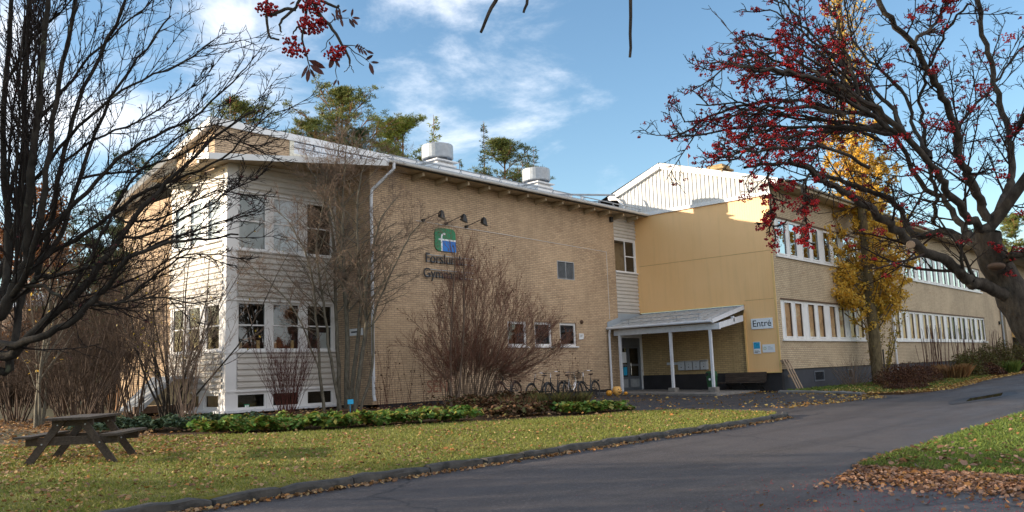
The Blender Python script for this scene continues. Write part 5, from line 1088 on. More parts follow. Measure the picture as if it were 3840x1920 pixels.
# ---- left rowan: fan of dark stems filling the left side
rowl=thing('bare_rowan_tree','big leafless dark tree with many arching stems filling the left side','tree',(1.6,6.2,.1))
wd=Wood()
CL=[dict(n=15,t0=.10,ratio=.36,ang=26,angv=10,rr=.26,rmin=.0050,seg=7,wob=.09,trop=.06),dict(n=6.5,t0=.12,ratio=.46,ang=34,rr=.5,rmin=.0038,seg=5,wob=.16,trop=.05),dict(n=2.6,t0=.2,ratio=.5,ang=36,rr=.6,rmin=.0024,seg=4,wob=.2,trop=.04)]
s6=1.4907
def v_(*a): return [at(x*s6,y*s6,d) for x,y,d in a]
base=at(-330,1560,6.6); base.z=gz(base.x,base.y)
wd.add(smooth([base,at(-300,1480,6.6),at(-230,1380,6.6),at(-120,1300,6.5)],4,.01),.17,.12,False)
LL=[
 (v_((-80,872,6.5),(20,900,6.4),(60,860,6.4),(110,810,6.4),(170,765,6.4),(215,720,6.4),(255,660,6.4),(300,600,6.5),(345,540,6.6),(400,480,6.7),(470,410,6.8),(560,330,6.9),(640,280,7.0)),.062,.010),
 (v_((-80,872,6.5),(-20,870,6.4),(45,865,6.3),(120,838,6.2),(185,805,6.2),(235,755,6.2),(280,715,6.2),(300,670,6.1),(340,640,6.1),(430,610,6.2),(520,600,6.3),(600,590,6.4)),.052,.008),
 (v_((-80,872,6.5),(10,940,6.5),(30,880,6.6),(45,800,6.8),(60,740,6.9),(90,700,6.9),(110,640,6.9),(130,540,6.9),(150,420,6.9),(185,300,7.0),(230,180,7.1),(290,60,7.2),(330,-40,7.2)),.05,.014),
 (v_((-80,830,6.6),(0,790,6.6),(30,740,6.6),(55,690,6.6),(70,640,6.6),(72,560,6.6),(80,440,6.6),(92,300,6.6),(108,160,6.6),(120,20,6.6),(125,-80,6.6)),.075,.02),
 (v_((-80,780,6.7),(0,770,6.7),(50,720,6.5),(75,660,6.4),(100,560,6.3),(118,430,6.3),(135,300,6.3),(160,160,6.3),(190,20,6.3),(200,-60,6.3)),.045,.016),
 (v_((-60,840,6.7),(0,750,6.9),(20,650,7.1),(15,520,7.2),(5,380,7.2),(10,220,7.2),(25,60,7.2),(35,-60,7.2)),.055,.02),
 (v_((-60,800,6.9),(20,640,7.2),(60,520,7.4),(70,380,7.5),(60,220,7.5),(70,80,7.5),(80,-60,7.5)),.045,.016),
 (v_((70,690,6.7),(120,640,6.8),(165,560,6.9),(200,450,7.0),(240,330,7.1),(300,210,7.2),(370,120,7.3),(430,40,7.4)),.036,.008),
 (v_((75,640,6.6),(140,560,6.6),(220,480,6.7),(300,400,6.8),(390,340,6.8),(480,300,6.9),(560,230,6.9),(620,170,7.0)),.032,.006),
 (v_((110,640,6.9),(190,600,6.9),(280,540,6.9),(370,480,6.9),(470,440,6.9),(560,400,6.9),(630,330,6.9),(690,275,6.9)),.030,.005),
 (v_((90,700,6.6),(160,690,6.5),(240,670,6.5),(330,640,6.4),(430,600,6.4),(520,575,6.3),(600,540,6.3)),.026,.005),
 (v_((60,720,6.5),(110,722,6.4),(150,745,6.3),(190,765,6.3),(250,770,6.3),(330,755,6.3),(410,750,6.3),(500,765,6.3)),.024,.005),
 (v_((20,640,7.2),(60,500,7.0),(130,400,6.9),(200,320,6.9),(280,250,6.9),(360,200,6.9),(450,160,6.9),(540,100,6.9)),.028,.006),
 (v_((15,520,7.2),(50,400,7.0),(110,290,6.9),(180,200,6.9),(250,120,6.9),(330,50,6.9),(400,-20,6.9)),.026,.006),
 (v_((10,220,7.2),(60,130,7.1),(120,60,7.0),(190,-10,7.0)),.020,.006),
 (v_((300,600,6.5),(360,590,6.5),(440,560,6.5),(520,520,6.5),(590,470,6.5),(650,450,6.5)),.018,.004),
 (v_((150,420,6.9),(210,370,6.8),(290,330,6.7),(370,290,6.7),(450,240,6.7),(520,200,6.7)),.018,.004),
 (v_((200,450,7.0),(260,440,7.0),(340,430,7.0),(430,400,7.0),(510,360,7.0),(590,350,7.0),(650,380,7.0)),.018,.004),
 (v_((280,540,6.9),(340,560,6.7),(420,540,6.7),(500,500,6.7),(570,480,6.7),(640,500,6.7)),.016,.004),
 (v_((230,755,6.2),(300,760,6.3),(380,700,6.4),(450,650,6.4),(520,640,6.4),(600,650,6.4)),.018,.004),
 (v_((170,765,6.4),(230,640,6.6),(270,560,6.8),(330,460,6.9),(400,380,7.0),(480,330,7.0),(560,310,7.0),(640,300,7.0)),.022,.004),
]
for i in range(7):
    sx=RR.uniform(-30,120); sy=RR.uniform(520,800); tx=sx+RR.uniform(-20,60)+ (i/24)**1.5*300; ty=-40 if tx<330 else RR.uniform(20,200); d0=RR.uniform(6.4,7.6)
    LL.append((v_((sx,sy,d0),(sx+(tx-sx)*.10,sy+(ty-sy)*.25,d0),(sx+(tx-sx)*.35,sy+(ty-sy)*.55,d0+.1),(sx+(tx-sx)*.65,sy+(ty-sy)*.8,d0+.2),(tx,ty,d0+.3)),RR.uniform(.012,.024),.005))
for P,r0,r1 in LL: limb(wd,P,r0*.68,r1*.8,CL,L=min(3.2,sum((P[i+1]-P[i]).length for i in range(len(P)-1))),m=3,jit=.012)
wood_parts(wd,rowl,'bark_left','twig_left','trunk','twigs',7)
BC=[];BRR=[]
for p,d in wd.tips:
    if RR.random()<.035: cluster(p,RR.uniform(.012,.022),RR.randint(5,10),.0042)
berries('dried_berries',BC,BRR,M['berry_dark'],rowl)

# ---- generic multi-stemmed shrub
def shrub(name,label,cat,x,y,stems,H,spread,cfg,mt,mtw,r=.02,group=None,lean=(0,0),arch=.0,seed=1,leaves=None,basew=.15,z=.11):
    RR.seed(seed); t=thing(name,label,cat,(x,y,gz(x,y)+z),group); wd=Wood()
    for i in range(stems):
        a=2*PI*(i+RR.random()*.6)/stems; rad=spread*RR.uniform(.25,1.0); d=Vector((math.cos(a)*rad+lean[0],math.sin(a)*rad+lean[1],1)).normalized(); h=H*RR.uniform(.7,1.05)
        b=Vector((x+math.cos(a)*basew*RR.random(),y+math.sin(a)*basew*RR.random(),gz(x,y)+z-.03)); rr=r*RR.uniform(.6,1.1)
        P=curve(b,d,h/max(.55,d.z),10,.085,.03-arch,None); wd.add(P,rr,rr*.25,False); wd.tips.append((P[-1],d)); spawn(wd,P,rr,rr*.3,0,cfg,h)
    wood_parts(wd,t,mt,mtw,'stems','twigs',5)
    if leaves:
        mat,n,s=leaves; C=np.array([tuple(RR.choice(wd.tips)[0]+rv()*.06) for _ in range(n)]); V,F=leaf_quads(C,RN.uniform(s*.6,s*1.2,n)); l=np_mesh('leaves',V,F,M[mat],t); l['kind']='stuff'
    return t,wd
F3=[dict(n=11,t0=.3,ratio=.30,ang=38,rr=.42,rmin=.006,seg=6,wob=.16,trop=.06),dict(n=7,t0=.15,ratio=.42,ang=38,rr=.5,rmin=.004,seg=5,wob=.2,trop=.03),dict(n=4.5,t0=.15,ratio=.48,ang=40,rr=.6,rmin=.0030,seg=4,wob=.22,trop=.0)]
# tree in front of the bay and the gable
RR.seed(5)
tb=thing('multi_stemmed_tree','slender grey multi-stemmed bare tree with a haze of fine twigs before the bay and downpipe','tree',(17.1,21.9,.5)); wd=Wood()
def stem(pts,d,r0,r1,cfg=F3,L=None): limb(wd,[at(x,y,d) for x,y in pts],r0,r1,cfg,L,3,.02)
D=27.2
def gd(px,py,d): p=at(px,py,d); p.z=gz(p.x,p.y)+.1; return p
for pts,d,r0 in (([(1272,1540),(1270,1380),(1262,1150),(1255,980),(1235,820),(1200,700),(1150,620)],27.4,.085),([(1300,1540),(1302,1350),(1296,1150),(1290,960),(1285,800),(1290,660),(1300,540)],27.2,.10),([(1330,1530),(1350,1400),(1372,1200),(1372,1060),(1395,930),(1430,820),(1490,740)],26.8,.085),([(1310,1540),(1330,1380),(1352,1180),(1345,1000),(1340,820),(1350,690),(1380,580)],27.0,.08),([(1215,1540),(1200,1400),(1188,1240),(1175,1080),(1150,960),(1100,860),(1040,790)],26.8,.06),([(1280,1540),(1240,1350),(1220,1180),(1200,1050),(1190,900),(1215,760),(1230,620)],27.0,.06),([(1350,1530),(1395,1380),(1400,1200),(1440,1080),(1500,960),(1540,880),(1590,830)],26.6,.05),([(1200,1400),(1150,1260),(1080,1130),(1010,1060),(950,1010),(900,960)],26.5,.035),([(1290,960),(1250,820),(1240,700),(1265,580),(1280,510)],27.2,.045)):
    limb(wd,[gd(*pts[0],d) if pts[0][1]>1500 else at(*pts[0],d)]+[at(x,y,d) for x,y in pts[1:]],r0,.012,[dict(F3[0],n=30,ratio=.31,t0=.30,rmin=.0075,ang=50,trop=.03),dict(F3[1],n=12,rmin=.0046,ang=46),dict(F3[2],n=7,rmin=.0036)],None,3,.03)
wood_parts(wd,tb,'stem_grey','twig_brown','stems','twigs',6)
# tall shrub in front of the lettering
RR.seed(9)
ts=thing('tall_shrub','tall broad bare shrub with reddish brown upright shoots in front of the school name','shrub',(20.6,19.9,.5)); wd=Wood()
b=gd(1745,1520,28.6); FT=[dict(n=17,t0=.2,ratio=.28,ang=30,rr=.45,rmin=.005,seg=6,wob=.15,trop=.10),dict(n=6,t0=.1,ratio=.5,ang=28,rr=.6,rmin=.0036,seg=5,wob=.18,trop=.07),dict(n=3,t0=.2,ratio=.5,ang=34,rr=.6,rmin=.0028,seg=4,wob=.2,trop=.03)]
for i in range(84):
    f=i/83; tx=1560+(2130-1560)*f+RR.uniform(-25,25); top=960+abs(f-.32)**1.3*520+RR.uniform(-30,90) if f>.32 else 960+(.32-f)*1050+RR.uniform(-20,70)
    bx=1685+170*f+RR.uniform(-30,30); dd=28.6+RR.uniform(-1.0,.7); mx_=bx+(tx-bx)*RR.uniform(.25,.5); my=1520-(1520-top)*.45
    limb(wd,[gd(bx,1520,28.6),at(bx+(mx_-bx)*.4,1400,28.6*.5+dd*.5),at(mx_,my,dd),at(bx+(tx-bx)*.8,top+(1520-top)*.2,dd),at(tx,top,dd)],RR.uniform(.008,.019),.003,FT,None,3,.05)
for (x0,y0,x1,y1) in ((1860,1400,2090,1290),(1880,1430,2140,1270),(1700,1400,1530,1180),(1720,1380,1490,1290)): limb(wd,[at(x0,y0,28.4),at((x0+x1)/2,(y0+y1)/2-10,28.2),at(x1,y1,28.0)],.02,.004,FT,None,4,.03)
for p in ([(1692,1515),(1690,1380),(1694,1200),(1705,1000),(1700,920)],[(1715,1515),(1728,1380),(1740,1200),(1738,1000),(1745,950)]): limb(wd,[gd(*p[0],27.9)]+[at(x,y,27.9) for x,y in p[1:]],.045,.01,[dict(FT[0],n=14,t0=.4),FT[1],FT[2]],None,4,.01)
tips=wd.tips[:]
wood_parts(wd,ts,'twig_brown','twig_red','stems','twigs',5)
C=np.array([tuple(RR.choice(tips)[0]) for _ in range(1400)]); V,F=leaf_quads(C,RN.uniform(.03,.075,len(C))); l=np_mesh('seed_heads',V,F,M['bed_brown'],ts); l['kind']='stuff'
FS3=[dict(n=7,t0=.2,ratio=.42,ang=22,rr=.55,rmin=.0045,seg=5,wob=.1,trop=.08),dict(n=4,t0=.1,ratio=.5,ang=26,rr=.6,rmin=.0035,seg=4,wob=.12,trop=.04)]
p=gd(1075,1530,25.2); shrub('low_shrub','low maroon twiggy shrub in front of the bay\u2019s basement windows','shrub',p.x,p.y,44,2.3,.42,FS3,'twig_maroon','twig_maroon',.010,None,(0,0),.0,21,basew=.3)
# shrubs left of the bay
FL3=[dict(n=9,t0=.25,ratio=.34,ang=34,rr=.5,rmin=.006,seg=6,wob=.14,trop=.06),dict(n=6,t0=.15,ratio=.45,ang=36,rr=.55,rmin=.004,seg=5,wob=.18,trop=.03),dict(n=3,t0=.2,ratio=.5,ang=38,rr=.6,rmin=.0032,seg=4,wob=.2,trop=.0)]
p=gd(640,1585,24.0); shrub('spreading_shrub','dark-stemmed vase-shaped shrub with a few yellow-green leaves left of the bay','shrub',p.x,p.y,17,5.2,.60,FL3,'bark_left','twig_brown',.038,None,(.05,0),.0,31,('poplar_green',160,.09),.35)
p=gd(700,1570,23.0); shrub('light_twig_shrub','thin pale-twigged shrub beside the low bay windows','shrub',p.x,p.y,16,3.2,.5,FL3,'twig_brown','twig_brown',.016,None,(0,0),.0,32)
FT3=[dict(FL3[0],n=13,wob=.24,ang=44),dict(FL3[1],n=7,wob=.28),dict(FL3[2],n=4)]
for k,(px,py,d,H,n,sp,lb) in enumerate(((290,1590,23,3.0,22,.6,'low tangled bare shrub just behind the picnic table'),(60,1590,25,3.4,22,.6,'low tangled bare shrub at the far left edge beside the path'),(505,1560,25,5.4,12,.30,'tall straight-stemmed bare shrub between the picnic table and the porch roof'),(400,1550,26,5.0,18,.45,'dense brown bare thicket shrub right of the low yellow building'),(330,1555,27,4.6,20,.55,'brown bare shrub with pale arching twigs behind the picnic table'),(250,1560,29,4.4,18,.5,'bare thicket shrub in front of the low yellow building'),(450,1540,31,6.2,16,.4,'tall brown twiggy shrub farther back beyond the picnic table'),(340,1530,35,7.0,18,.4,'tall hazy bare shrub at the back of the yard'),(215,1530,34,5.5,16,.45,'bare shrub at the far side of the yard path'))):
    p=gd(px,py,d); shrub('bare_shrub',lb,'shrub',p.x,p.y,n,H,sp,FT3,'twig_dark','twig_dark',.026,'bare shrubs in the back yard',(0,0),.0,40+k,basew=.5)
p=gd(140,1600,22.5); shrub('small_tree','small clump of three smooth pale stems at the far left beside the path','tree',p.x,p.y,4,5.0,.20,FL3,'stem_grey','twig_brown',.05,None,(0,0),0,55,('poplar_leaf',60,.1),.15)
RR.seed(66); wd=Wood()
for i in range(46):
    p=gd(RR.uniform(-60,600),1540,RR.uniform(36,46)); 
    for k in range(5):
        P=curve(p+Vector((RR.uniform(-.5,.5),RR.uniform(-.5,.5),-.1)),(RR.gauss(0,.22),RR.gauss(0,.22),1),RR.uniform(2.6,6.0),9,.16,.04); wd.add(P,.03,.008,False); spawn(wd,P,.03,.01,0,[dict(n=15,t0=.10,ratio=.34,ang=48,rr=.5,rmin=.009,seg=5,wob=.25,trop=.04),dict(n=7,t0=.1,ratio=.5,ang=45,rr=.6,rmin=.006,seg=4,wob=.28,trop=.0)],5)
o=tubes_mesh('thicket',wd.thick+wd.thin,M['twig_dark'],None,3); tag(o,'dense brown bare thicket closing off the back of the yard','thicket',None,'stuff')
# rust-leaved tree at far left
RR.seed(77)
def broad(name,label,x,y,H,R,cols,n,leaf,seed,zb=.25,group=None,tr=.16,mt='bark_left'):
    RR.seed(seed); t=thing(name,label,'tree',(x,y,gz(x,y)),group); wd=Wood(); z0=gz(x,y)
    P=curve((x,y,z0),(0,0,1),H*.85,9,.05,.05); wd.add(P,tr,.03,False)
    spawn(wd,P,tr*.7,.03,0,[dict(n=16,t0=zb,ratio=R/H*1.25,ang=58,rr=.45,rmin=.02,seg=6,wob=.14,trop=.06,taper=True),dict(n=7,t0=.2,ratio=.45,ang=40,rr=.5,rmin=.01,seg=5,wob=.2,trop=.02),dict(n=3,t0=.2,ratio=.5,ang=40,rr=.5,rmin=.006,seg=4,wob=.2)],H)
    wood_parts(wd,t,mt,'twig_brown','trunk','branches',6)
    C=np.array([tuple(RR.choice(wd.tips)[0]+rv()*RR.uniform(.05,.45)) for _ in range(n)]); V,F=leaf_quads(C,RN.uniform(leaf*.6,leaf*1.2,n),aspect=.8); l=np_mesh('crown',V,F,M[cols],t); l['kind']='stuff'; return t
p=gd(30,1500,38); broad('rust_leaved_tree','rust-brown leaved tree at the far left behind the dark stems',p.x,p.y,9.5,4.0,'autumn_leaf',9000,.16,77,.2)
p=gd(290,1500,46); broad('rust_leaved_tree','low russet tree at the back of the yard left of the school block',p.x,p.y,8.0,4.2,'autumn_leaf',6000,.16,78,.1)
# ---- conifers behind
def pine(px,pytop,d,H,R,label,seed,mat='needles',dens=1.0,flat=.35,zb=.45,group='pines behind the school',name='pine_tree',lean=0,nb=26):
    RR.seed(seed); q=at(px,pytop,d); x,y=q.x,q.y; z0=gz(x,y); H=q.z-z0; t=thing(name,label,'tree',(x,y,z0),group); wd=Wood()
    P=curve((x,y,z0),(lean,0,1),H*.97,10,.02,.03); wd.add(P,.20,.04,False); C=[]
    for i in range(nb):
        f=zb+(1-zb)*(i+RR.random())/nb; k=min(len(P)-2,int(f*(len(P)-1))); p=P[k].lerp(P[k+1],f*(len(P)-1)-k); a=RR.random()*2*PI
        prof=math.sin(PI*min(1,(f-zb)/(1-zb)*.80+.22))**.7; L=R*prof*RR.uniform(.55,1.1); d_=Vector((math.cos(a),math.sin(a),RR.uniform(.05,.55)+(.5 if f>.85 else 0)))
        Q=curve(p,d_,L,6,.16,.06); wd.add(Q,.06*(1-f*.6),.015,False)
        for s in range(2,6):
            for _ in range(4):
                v_r=rv(); v_r.z*=.35; e=Q[s]+v_r*.62*L/R*1.5; wd.add([Q[s-1],Q[s].lerp(e,.6),e],.02,.008,False)
                for _ in range(int(9*dens)):
                    C.append(tuple(e+Vector((RR.gauss(0,.17),RR.gauss(0,.17),RR.gauss(.05,.075)))))
    tubes_mesh('trunk',wd.thick,M['pine_bark'],t,5)
    C=np.array(C); n=len(C); k=7; C=np.repeat(C,k,axis=0); dirs=rand_dirs(n*k); dirs[:,2]=np.abs(dirs[:,2])*.9+.1; dirs/=np.linalg.norm(dirs,axis=1,keepdims=True)
    Ln=RN.uniform(.14,.26,(n*k,1)); s=np.cross(dirs,rand_dirs(n*k)); s/=np.linalg.norm(s,axis=1,keepdims=True)+1e-9; s*=RN.uniform(.016,.036,(n*k,1))
    V=np.stack([C-s*.6,C+dirs*Ln*.6+s,C+dirs*Ln],axis=1).reshape(-1,3); F=np.arange(3*n*k).reshape(-1,3)
    l=np_mesh('crown',V,F,M[mat],t); l['kind']='stuff'; return t
def spruce(px,pytop,d,R,label,seed,mat='needles_dark',group='spruces behind the school',zb=.15):
    RR.seed(seed); q=at(px,pytop,d); x,y=q.x,q.y; z0=gz(x,y); H=q.z-z0; t=thing('spruce_tree',label,'tree',(x,y,z0),group); wd=Wood(); wd.add([Vector((x,y,z0)),Vector((x,y,z0+H*.5)),Vector((x,y,z0+H))],.16,.015,False); C=[];Dv=[]
    lv=int(H*(1-zb)/.38)
    for i in range(lv):
        f=i/lv; z=z0+H*(zb+(1-zb)*f); r=R*(1-f)**.8+.12
        for k in range(int(5+7*(1-f))):
            a=RR.random()*2*PI; L=r*RR.uniform(.6,1.1); d_=Vector((math.cos(a),math.sin(a),-.12)); b=Vector((x,y,z+RR.uniform(-.15,.15))); e=b+d_*L+Vector((0,0,L*.12)); wd.add([b,b.lerp(e,.5)+Vector((0,0,-.05)),e],.02,.006,False)
            m_=max(3,int(L/.10))
            for s in range(m_):
                c=b.lerp(e,(s+.5)/m_); 
                for _ in range(3): C.append(tuple(c+rv()*.07)); Dv.append(tuple((d_+rv()*.9+Vector((0,0,.1))).normalized()))
    tubes_mesh('trunk',wd.thick,M['pine_bark'],t,4)
    C=np.array(C); Dv=np.array(Dv); n=len(C); Ln=RN.uniform(.14,.30,(n,1)); s=np.cross(Dv,rand_dirs(n)); s/=np.linalg.norm(s,axis=1,keepdims=True)+1e-9; s*=RN.uniform(.03,.06,(n,1))
    V=np.stack([C-s*.5,C+Dv*Ln*.5+s,C+Dv*Ln],axis=1).reshape(-1,3); l=np_mesh('crown',V,np.arange(3*n).reshape(-1,3),M[mat],t); l['kind']='stuff'
pine(1275,305,52,0,4.2,'tallest pine, right of the raised brick roof end, above the bare shrub tops',101,'needles',1.2,nb=36,zb=.50)
pine(1150,430,50,0,4.6,'low spreading pine just left of the tallest pine',102,'needles',1.1,zb=.62,nb=20)
pine(1335,470,48,0,2.6,'dark pine crown tucked behind the bare shrub tops',111,'needles_dark',.9,zb=.6,nb=14)
pine(1500,415,54,0,3.6,'rounded sunlit pine left of the nearer roof vent',103,'needles_green',1.5,zb=.55,nb=30)
spruce(1625,430,46,2.0,'bright green young conifer directly behind the nearer roof vent',104,'needles_green')
pine(1885,500,56,0,3.4,'open-crowned pine between the two roof vents',105,'needles',1.0,zb=.5,nb=30)
spruce(1812,455,60,1.1,'narrow dark spruce at the left of the open-crowned pine',106)
spruce(1977,565,60,1.2,'short spire-topped spruce behind the farther roof vent',107)
spruce(2000,550,62,1.3,'spire-topped spruce just right of the short spruce at the farther vent',112)
spruce(1722,595,58,1.3,'small dark spruce top right of the nearer roof vent',108)
pine(905,350,48,0,3.0,'pine top showing above the raised brick roof end',109,'needles',1.1,zb=.65,nb=16)
pine(590,605,42,0,3.2,'dark pine behind the tangle of bare branches left of the school',110,'needles_dark',1.2,zb=.55,nb=22)
pine(440,700,44,0,3.8,'dark bushy pine farther left behind the bare branches',113,'needles_dark',1.2,zb=.2,nb=36)
pine(470,850,34,0,2.5,'low dark pine beside the rear brick wall',114,'needles_dark',1.2,zb=.1,nb=30)
pine(3790,790,110,0,6,'large pine beyond the wing at the right edge',115,'needles',2.0,zb=.3,nb=50)
pine(3640,850,118,0,5,'pine beyond the wing roof seen through the rowan limbs',116,'needles_dark',1.8,zb=.5,nb=36)
# ---- yellow poplar
RR.seed(200)
q=at(3272,1200,42); PX,PYy=q.x,q.y
pop=thing('poplar_tree','tall narrow poplar with bright yellow leaves in front of the wing','tree',(PX,PYy,gz(PX,PYy))); wd=Wood()
z0=gz(PX,PYy); H=25
P=curve((PX,PYy,z0),(0,0,1),H,14,.01,.03); wd.add(P,.30,.05,False)
LC=[];LG=[]
for i in range(120):
    f=(i+RR.random())/120; z=1.9+f*(H-4.0); k=min(12,int(z/H*13)); p=P[k].lerp(P[k+1],z/H*13-k); a=RR.random()*2*PI
    L=(2.5+1.0*math.exp(-((f-.12)/.14)**2)+1.0*(1-f)*.4)*RR.uniform(.6,1.2); up=RR.uniform(1.0,2.2) if f>.2 else RR.uniform(.6,1.8)
    Q=curve(p,(math.cos(a),math.sin(a),up),L*1.25,6,.06,.14); wd.add(Q,.035*(1-f*.5),.008,False)
    T_=[]
    for s in range(1,6):
        for _ in range(2):
            e=Q[s]+(rv()+Vector((0,0,.7)))*RR.uniform(.2,.5); wd.add([Q[s],Q[s].lerp(e,.5)+rv()*.03,e],.006,.002,True); T_+= [Q[s],e,Q[s].lerp(e,.5)]
    dn=42 if f<.42 else 22
    for _ in range(dn*12 if f<.42 else int(dn*2.6)): LC.append(tuple(RR.choice(T_)+rv()*RR.uniform(.02,.20)))
    if f<.10:
        for _ in range(60): LG.append(tuple(RR.choice(T_)+rv()*.2-Vector((0,0,.8))))
# the low spray reaching left
for i in range(26):
    Q=curve((PX,PYy,z0+3.6+RR.random()*2.2),(-.72+RR.uniform(-.25,.25),.55+RR.uniform(-.3,.4),RR.uniform(-.05,.40)),RR.uniform(2.4,4.6),7,.12,.0); wd.add(Q,.03,.006,False)
    for s in range(2,7):
        for _ in range(46): LC.append(tuple(Q[s]+rv()*RR.uniform(.05,.38)))
for i in range(24):
    Q=curve((PX,PYy,z0+2.8+RR.random()*3.4),(.72+RR.uniform(-.25,.25),-.5+RR.uniform(-.3,.3),RR.uniform(.2,1.0)),RR.uniform(1.2,2.4),7,.12,.0); wd.add(Q,.03,.006,False)
    for s in range(2,7):
        for _ in range(44): LC.append(tuple(Q[s]+rv()*RR.uniform(.05,.34)))
wd2=Wood()
for i in range(9):   # suckers round the trunk base
    a=RR.random()*2*PI; Q=curve((PX+.25*math.cos(a),PYy+.25*math.sin(a),z0),(math.cos(a)*.12+.14,math.sin(a)*.12-.12,1),RR.uniform(2.5,4.6),8,.05,.02); wd.add(Q,.03,.008,False)
    for s in range(2,8):
        for _ in range(16): LG.append(tuple(Q[s]+rv()*RR.uniform(.03,.25)))
tubes_mesh('trunk',wd.thick,M['poplar_bark'],pop,7); tubes_mesh('twigs',wd.thin,M['twig_brown'],pop,3)
C=np.array(LC); V,F=leaf_quads(C,RN.uniform(.08,.14,len(C)),aspect=.95,fold=.08); l=np_mesh('crown',V,F,M['poplar_leaf'],pop); l['kind']='stuff'
C=np.array(LG); V,F=leaf_quads(C,RN.uniform(.055,.10,len(C)),aspect=.95,fold=.08); l=np_mesh('lower_leaves',V,F,M['poplar_green'],pop); l['kind']='stuff'
# ---- things behind at the far left
yb=thing('low_yellow_building','low yellow building with a dark base behind the bare shrubs at far left','building',(0,0,0))
a=gd(-60,1520,48); b_=gd(330,1510,52); d=(b_-a).normalized(); n=Vector((d.y,-d.x,0)); zz_=a.z
def QB(u,v,z): return a+d*u+n*v+Vector((0,0,z))
Lb=(b_-a).length; yb.location=a; ORG[yb.name]=Vector(a)
mb=MB(); mb.hexa([QB(0,0,1.0),QB(Lb,0,1.0),QB(Lb,-6,1.0),QB(0,-6,1.0),QB(0,0,3.1),QB(Lb,0,3.1),QB(Lb,-6,3.1),QB(0,-6,3.1)]); mb.build('wall',M['tan_wall'],yb)
mb=MB(); mb.hexa([QB(.05,-.1,-.3),QB(Lb-.05,-.1,-.3),QB(Lb-.05,-6,-.3),QB(.05,-6,-.3),QB(.05,-.1,1.0),QB(Lb-.05,-.1,1.0),QB(Lb-.05,-6,1.0),QB(.05,-6,1.0)]); mb.build('base',M['dark'],yb)
mb=MB(); mb.hexa([QB(-.4,.4,3.1),QB(Lb+.4,.4,3.1),QB(Lb+.4,-6.4,3.1),QB(-.4,-6.4,3.1),QB(-.4,.4,3.3),QB(Lb+.4,.4,3.3),QB(Lb+.4,-3,4.0),QB(-.4,-3,4.0)]); mb.build('roof',M['roof_dark'],yb)
hs_=thing('distant_house','distant house with a pale grey pitched roof seen through bare branches at far left','house',tuple(gd(190,1500,75)))
c=gd(190,1500,75); zt=at(190,1090,75).z
mb=MB(); mb.box((c.x-3.4,c.y-3.4,c.z),(c.x+3.4,c.y+3.4,zt-1.6)); mb.build('wall',M['brown_board'],hs_)
mb=MB(); k=len(mb.v); mb.v+=[(c.x-4,c.y-4,zt-1.7),(c.x+4,c.y-4,zt-1.7),(c.x+4,c.y+4,zt-1.7),(c.x-4,c.y+4,zt-1.7),(c.x,c.y-4,zt+.2),(c.x,c.y+4,zt+.2)]; mb.f+=[(0,1,4),(1,2,5,4),(2,3,5),(3,0,4,5),(3,2,1,0)]; mb.build('roof',M['galv'],hs_)
f_=MB(); f_.box((c.x-1.6,c.y-3.5,c.z+3),(c.x-.4,c.y-3.4,c.z+4.3)); f_.build('window',M['sign_white'],hs_)
# side porch behind the bay
c=gd(560,1560,27.5); sp_=thing('side_porch','low porch with pale metal roof behind the shrubs left of the bay','porch',tuple(c))
x0,y0=c.x+.25,c.y; zz_=c.z-1.45
mb=MB(); mb.hexa([(x0-.9,y0-.9,zz_+1.75),(x0+1.1,y0-.9,zz_+1.75),(x0+1.1,y0+.0,zz_+1.75),(x0-.9,y0+.0,zz_+1.75),(x0-.0,y0-.9,zz_+2.55),(x0+1.1,y0-.9,zz_+2.55),(x0+1.1,y0+.0,zz_+2.55),(x0-.0,y0+.0,zz_+2.55)]); mb.build('porch_gable',M['tan_wall'],sp_)
mb=MB(); mb.hexa([(x0-1.15,y0-1.1,zz_+1.6),(x0-1.05,y0-1.1,zz_+1.55),(x0-1.05,y0+.3,zz_+1.55),(x0-1.15,y0+.3,zz_+1.6),(x0-.05,y0-1.1,zz_+2.65),(x0+.05,y0-1.1,zz_+2.58),(x0+.05,y0+.3,zz_+2.58),(x0-.05,y0+.3,zz_+2.65)]); mb.box((x0-.05,y0-1.1,zz_+2.56),(x0+1.3,y0+.3,zz_+2.66)); mb.build('roof',M['galv'],sp_)
mb=MB(); mb.box((x0-1.2,y0-1.0,zz_+1.52),(x0+1.2,y0-.85,zz_+1.74)); mb.build('beam',M['brown_board'],sp_)
for dx in (-1.05,.0,1.05): mb=MB(); mb.box((x0+dx-.06,y0-.98,zz_),(x0+dx+.06,y0-.86,zz_+1.52)); mb.build('post',M['white' if dx else 'brown_board'],sp_)
mb=MB(); mb.box((x0-.9,y0+.0,zz_),(x0+1.1,y0+.1,zz_+1.7)); mb.build('back_wall',M['dark'],sp_)
p_=(-9.5,20.5); broad('yard_tree','half-bare rust-leaved tree left of the viewpoint, shading the near lawn',p_[0],p_[1],9.5,4.2,'autumn_leaf',2600,.18,90,.25)
broad('yard_tree','dense rust-leaved tree far left of the viewpoint beside the road',-13.5,22.0,10,4.0,'autumn_leaf',7000,.24,91,.1); broad('yard_tree','second dense tree left of the viewpoint, closest to the road',-12.0,17.0,9,3.6,'autumn_leaf',7000,.24,92,.1)
broad('yard_tree','thin half-bare tree left of the viewpoint behind the others',-11.5,26.5,10,4.0,'autumn_leaf',3000,.2,93,.15)
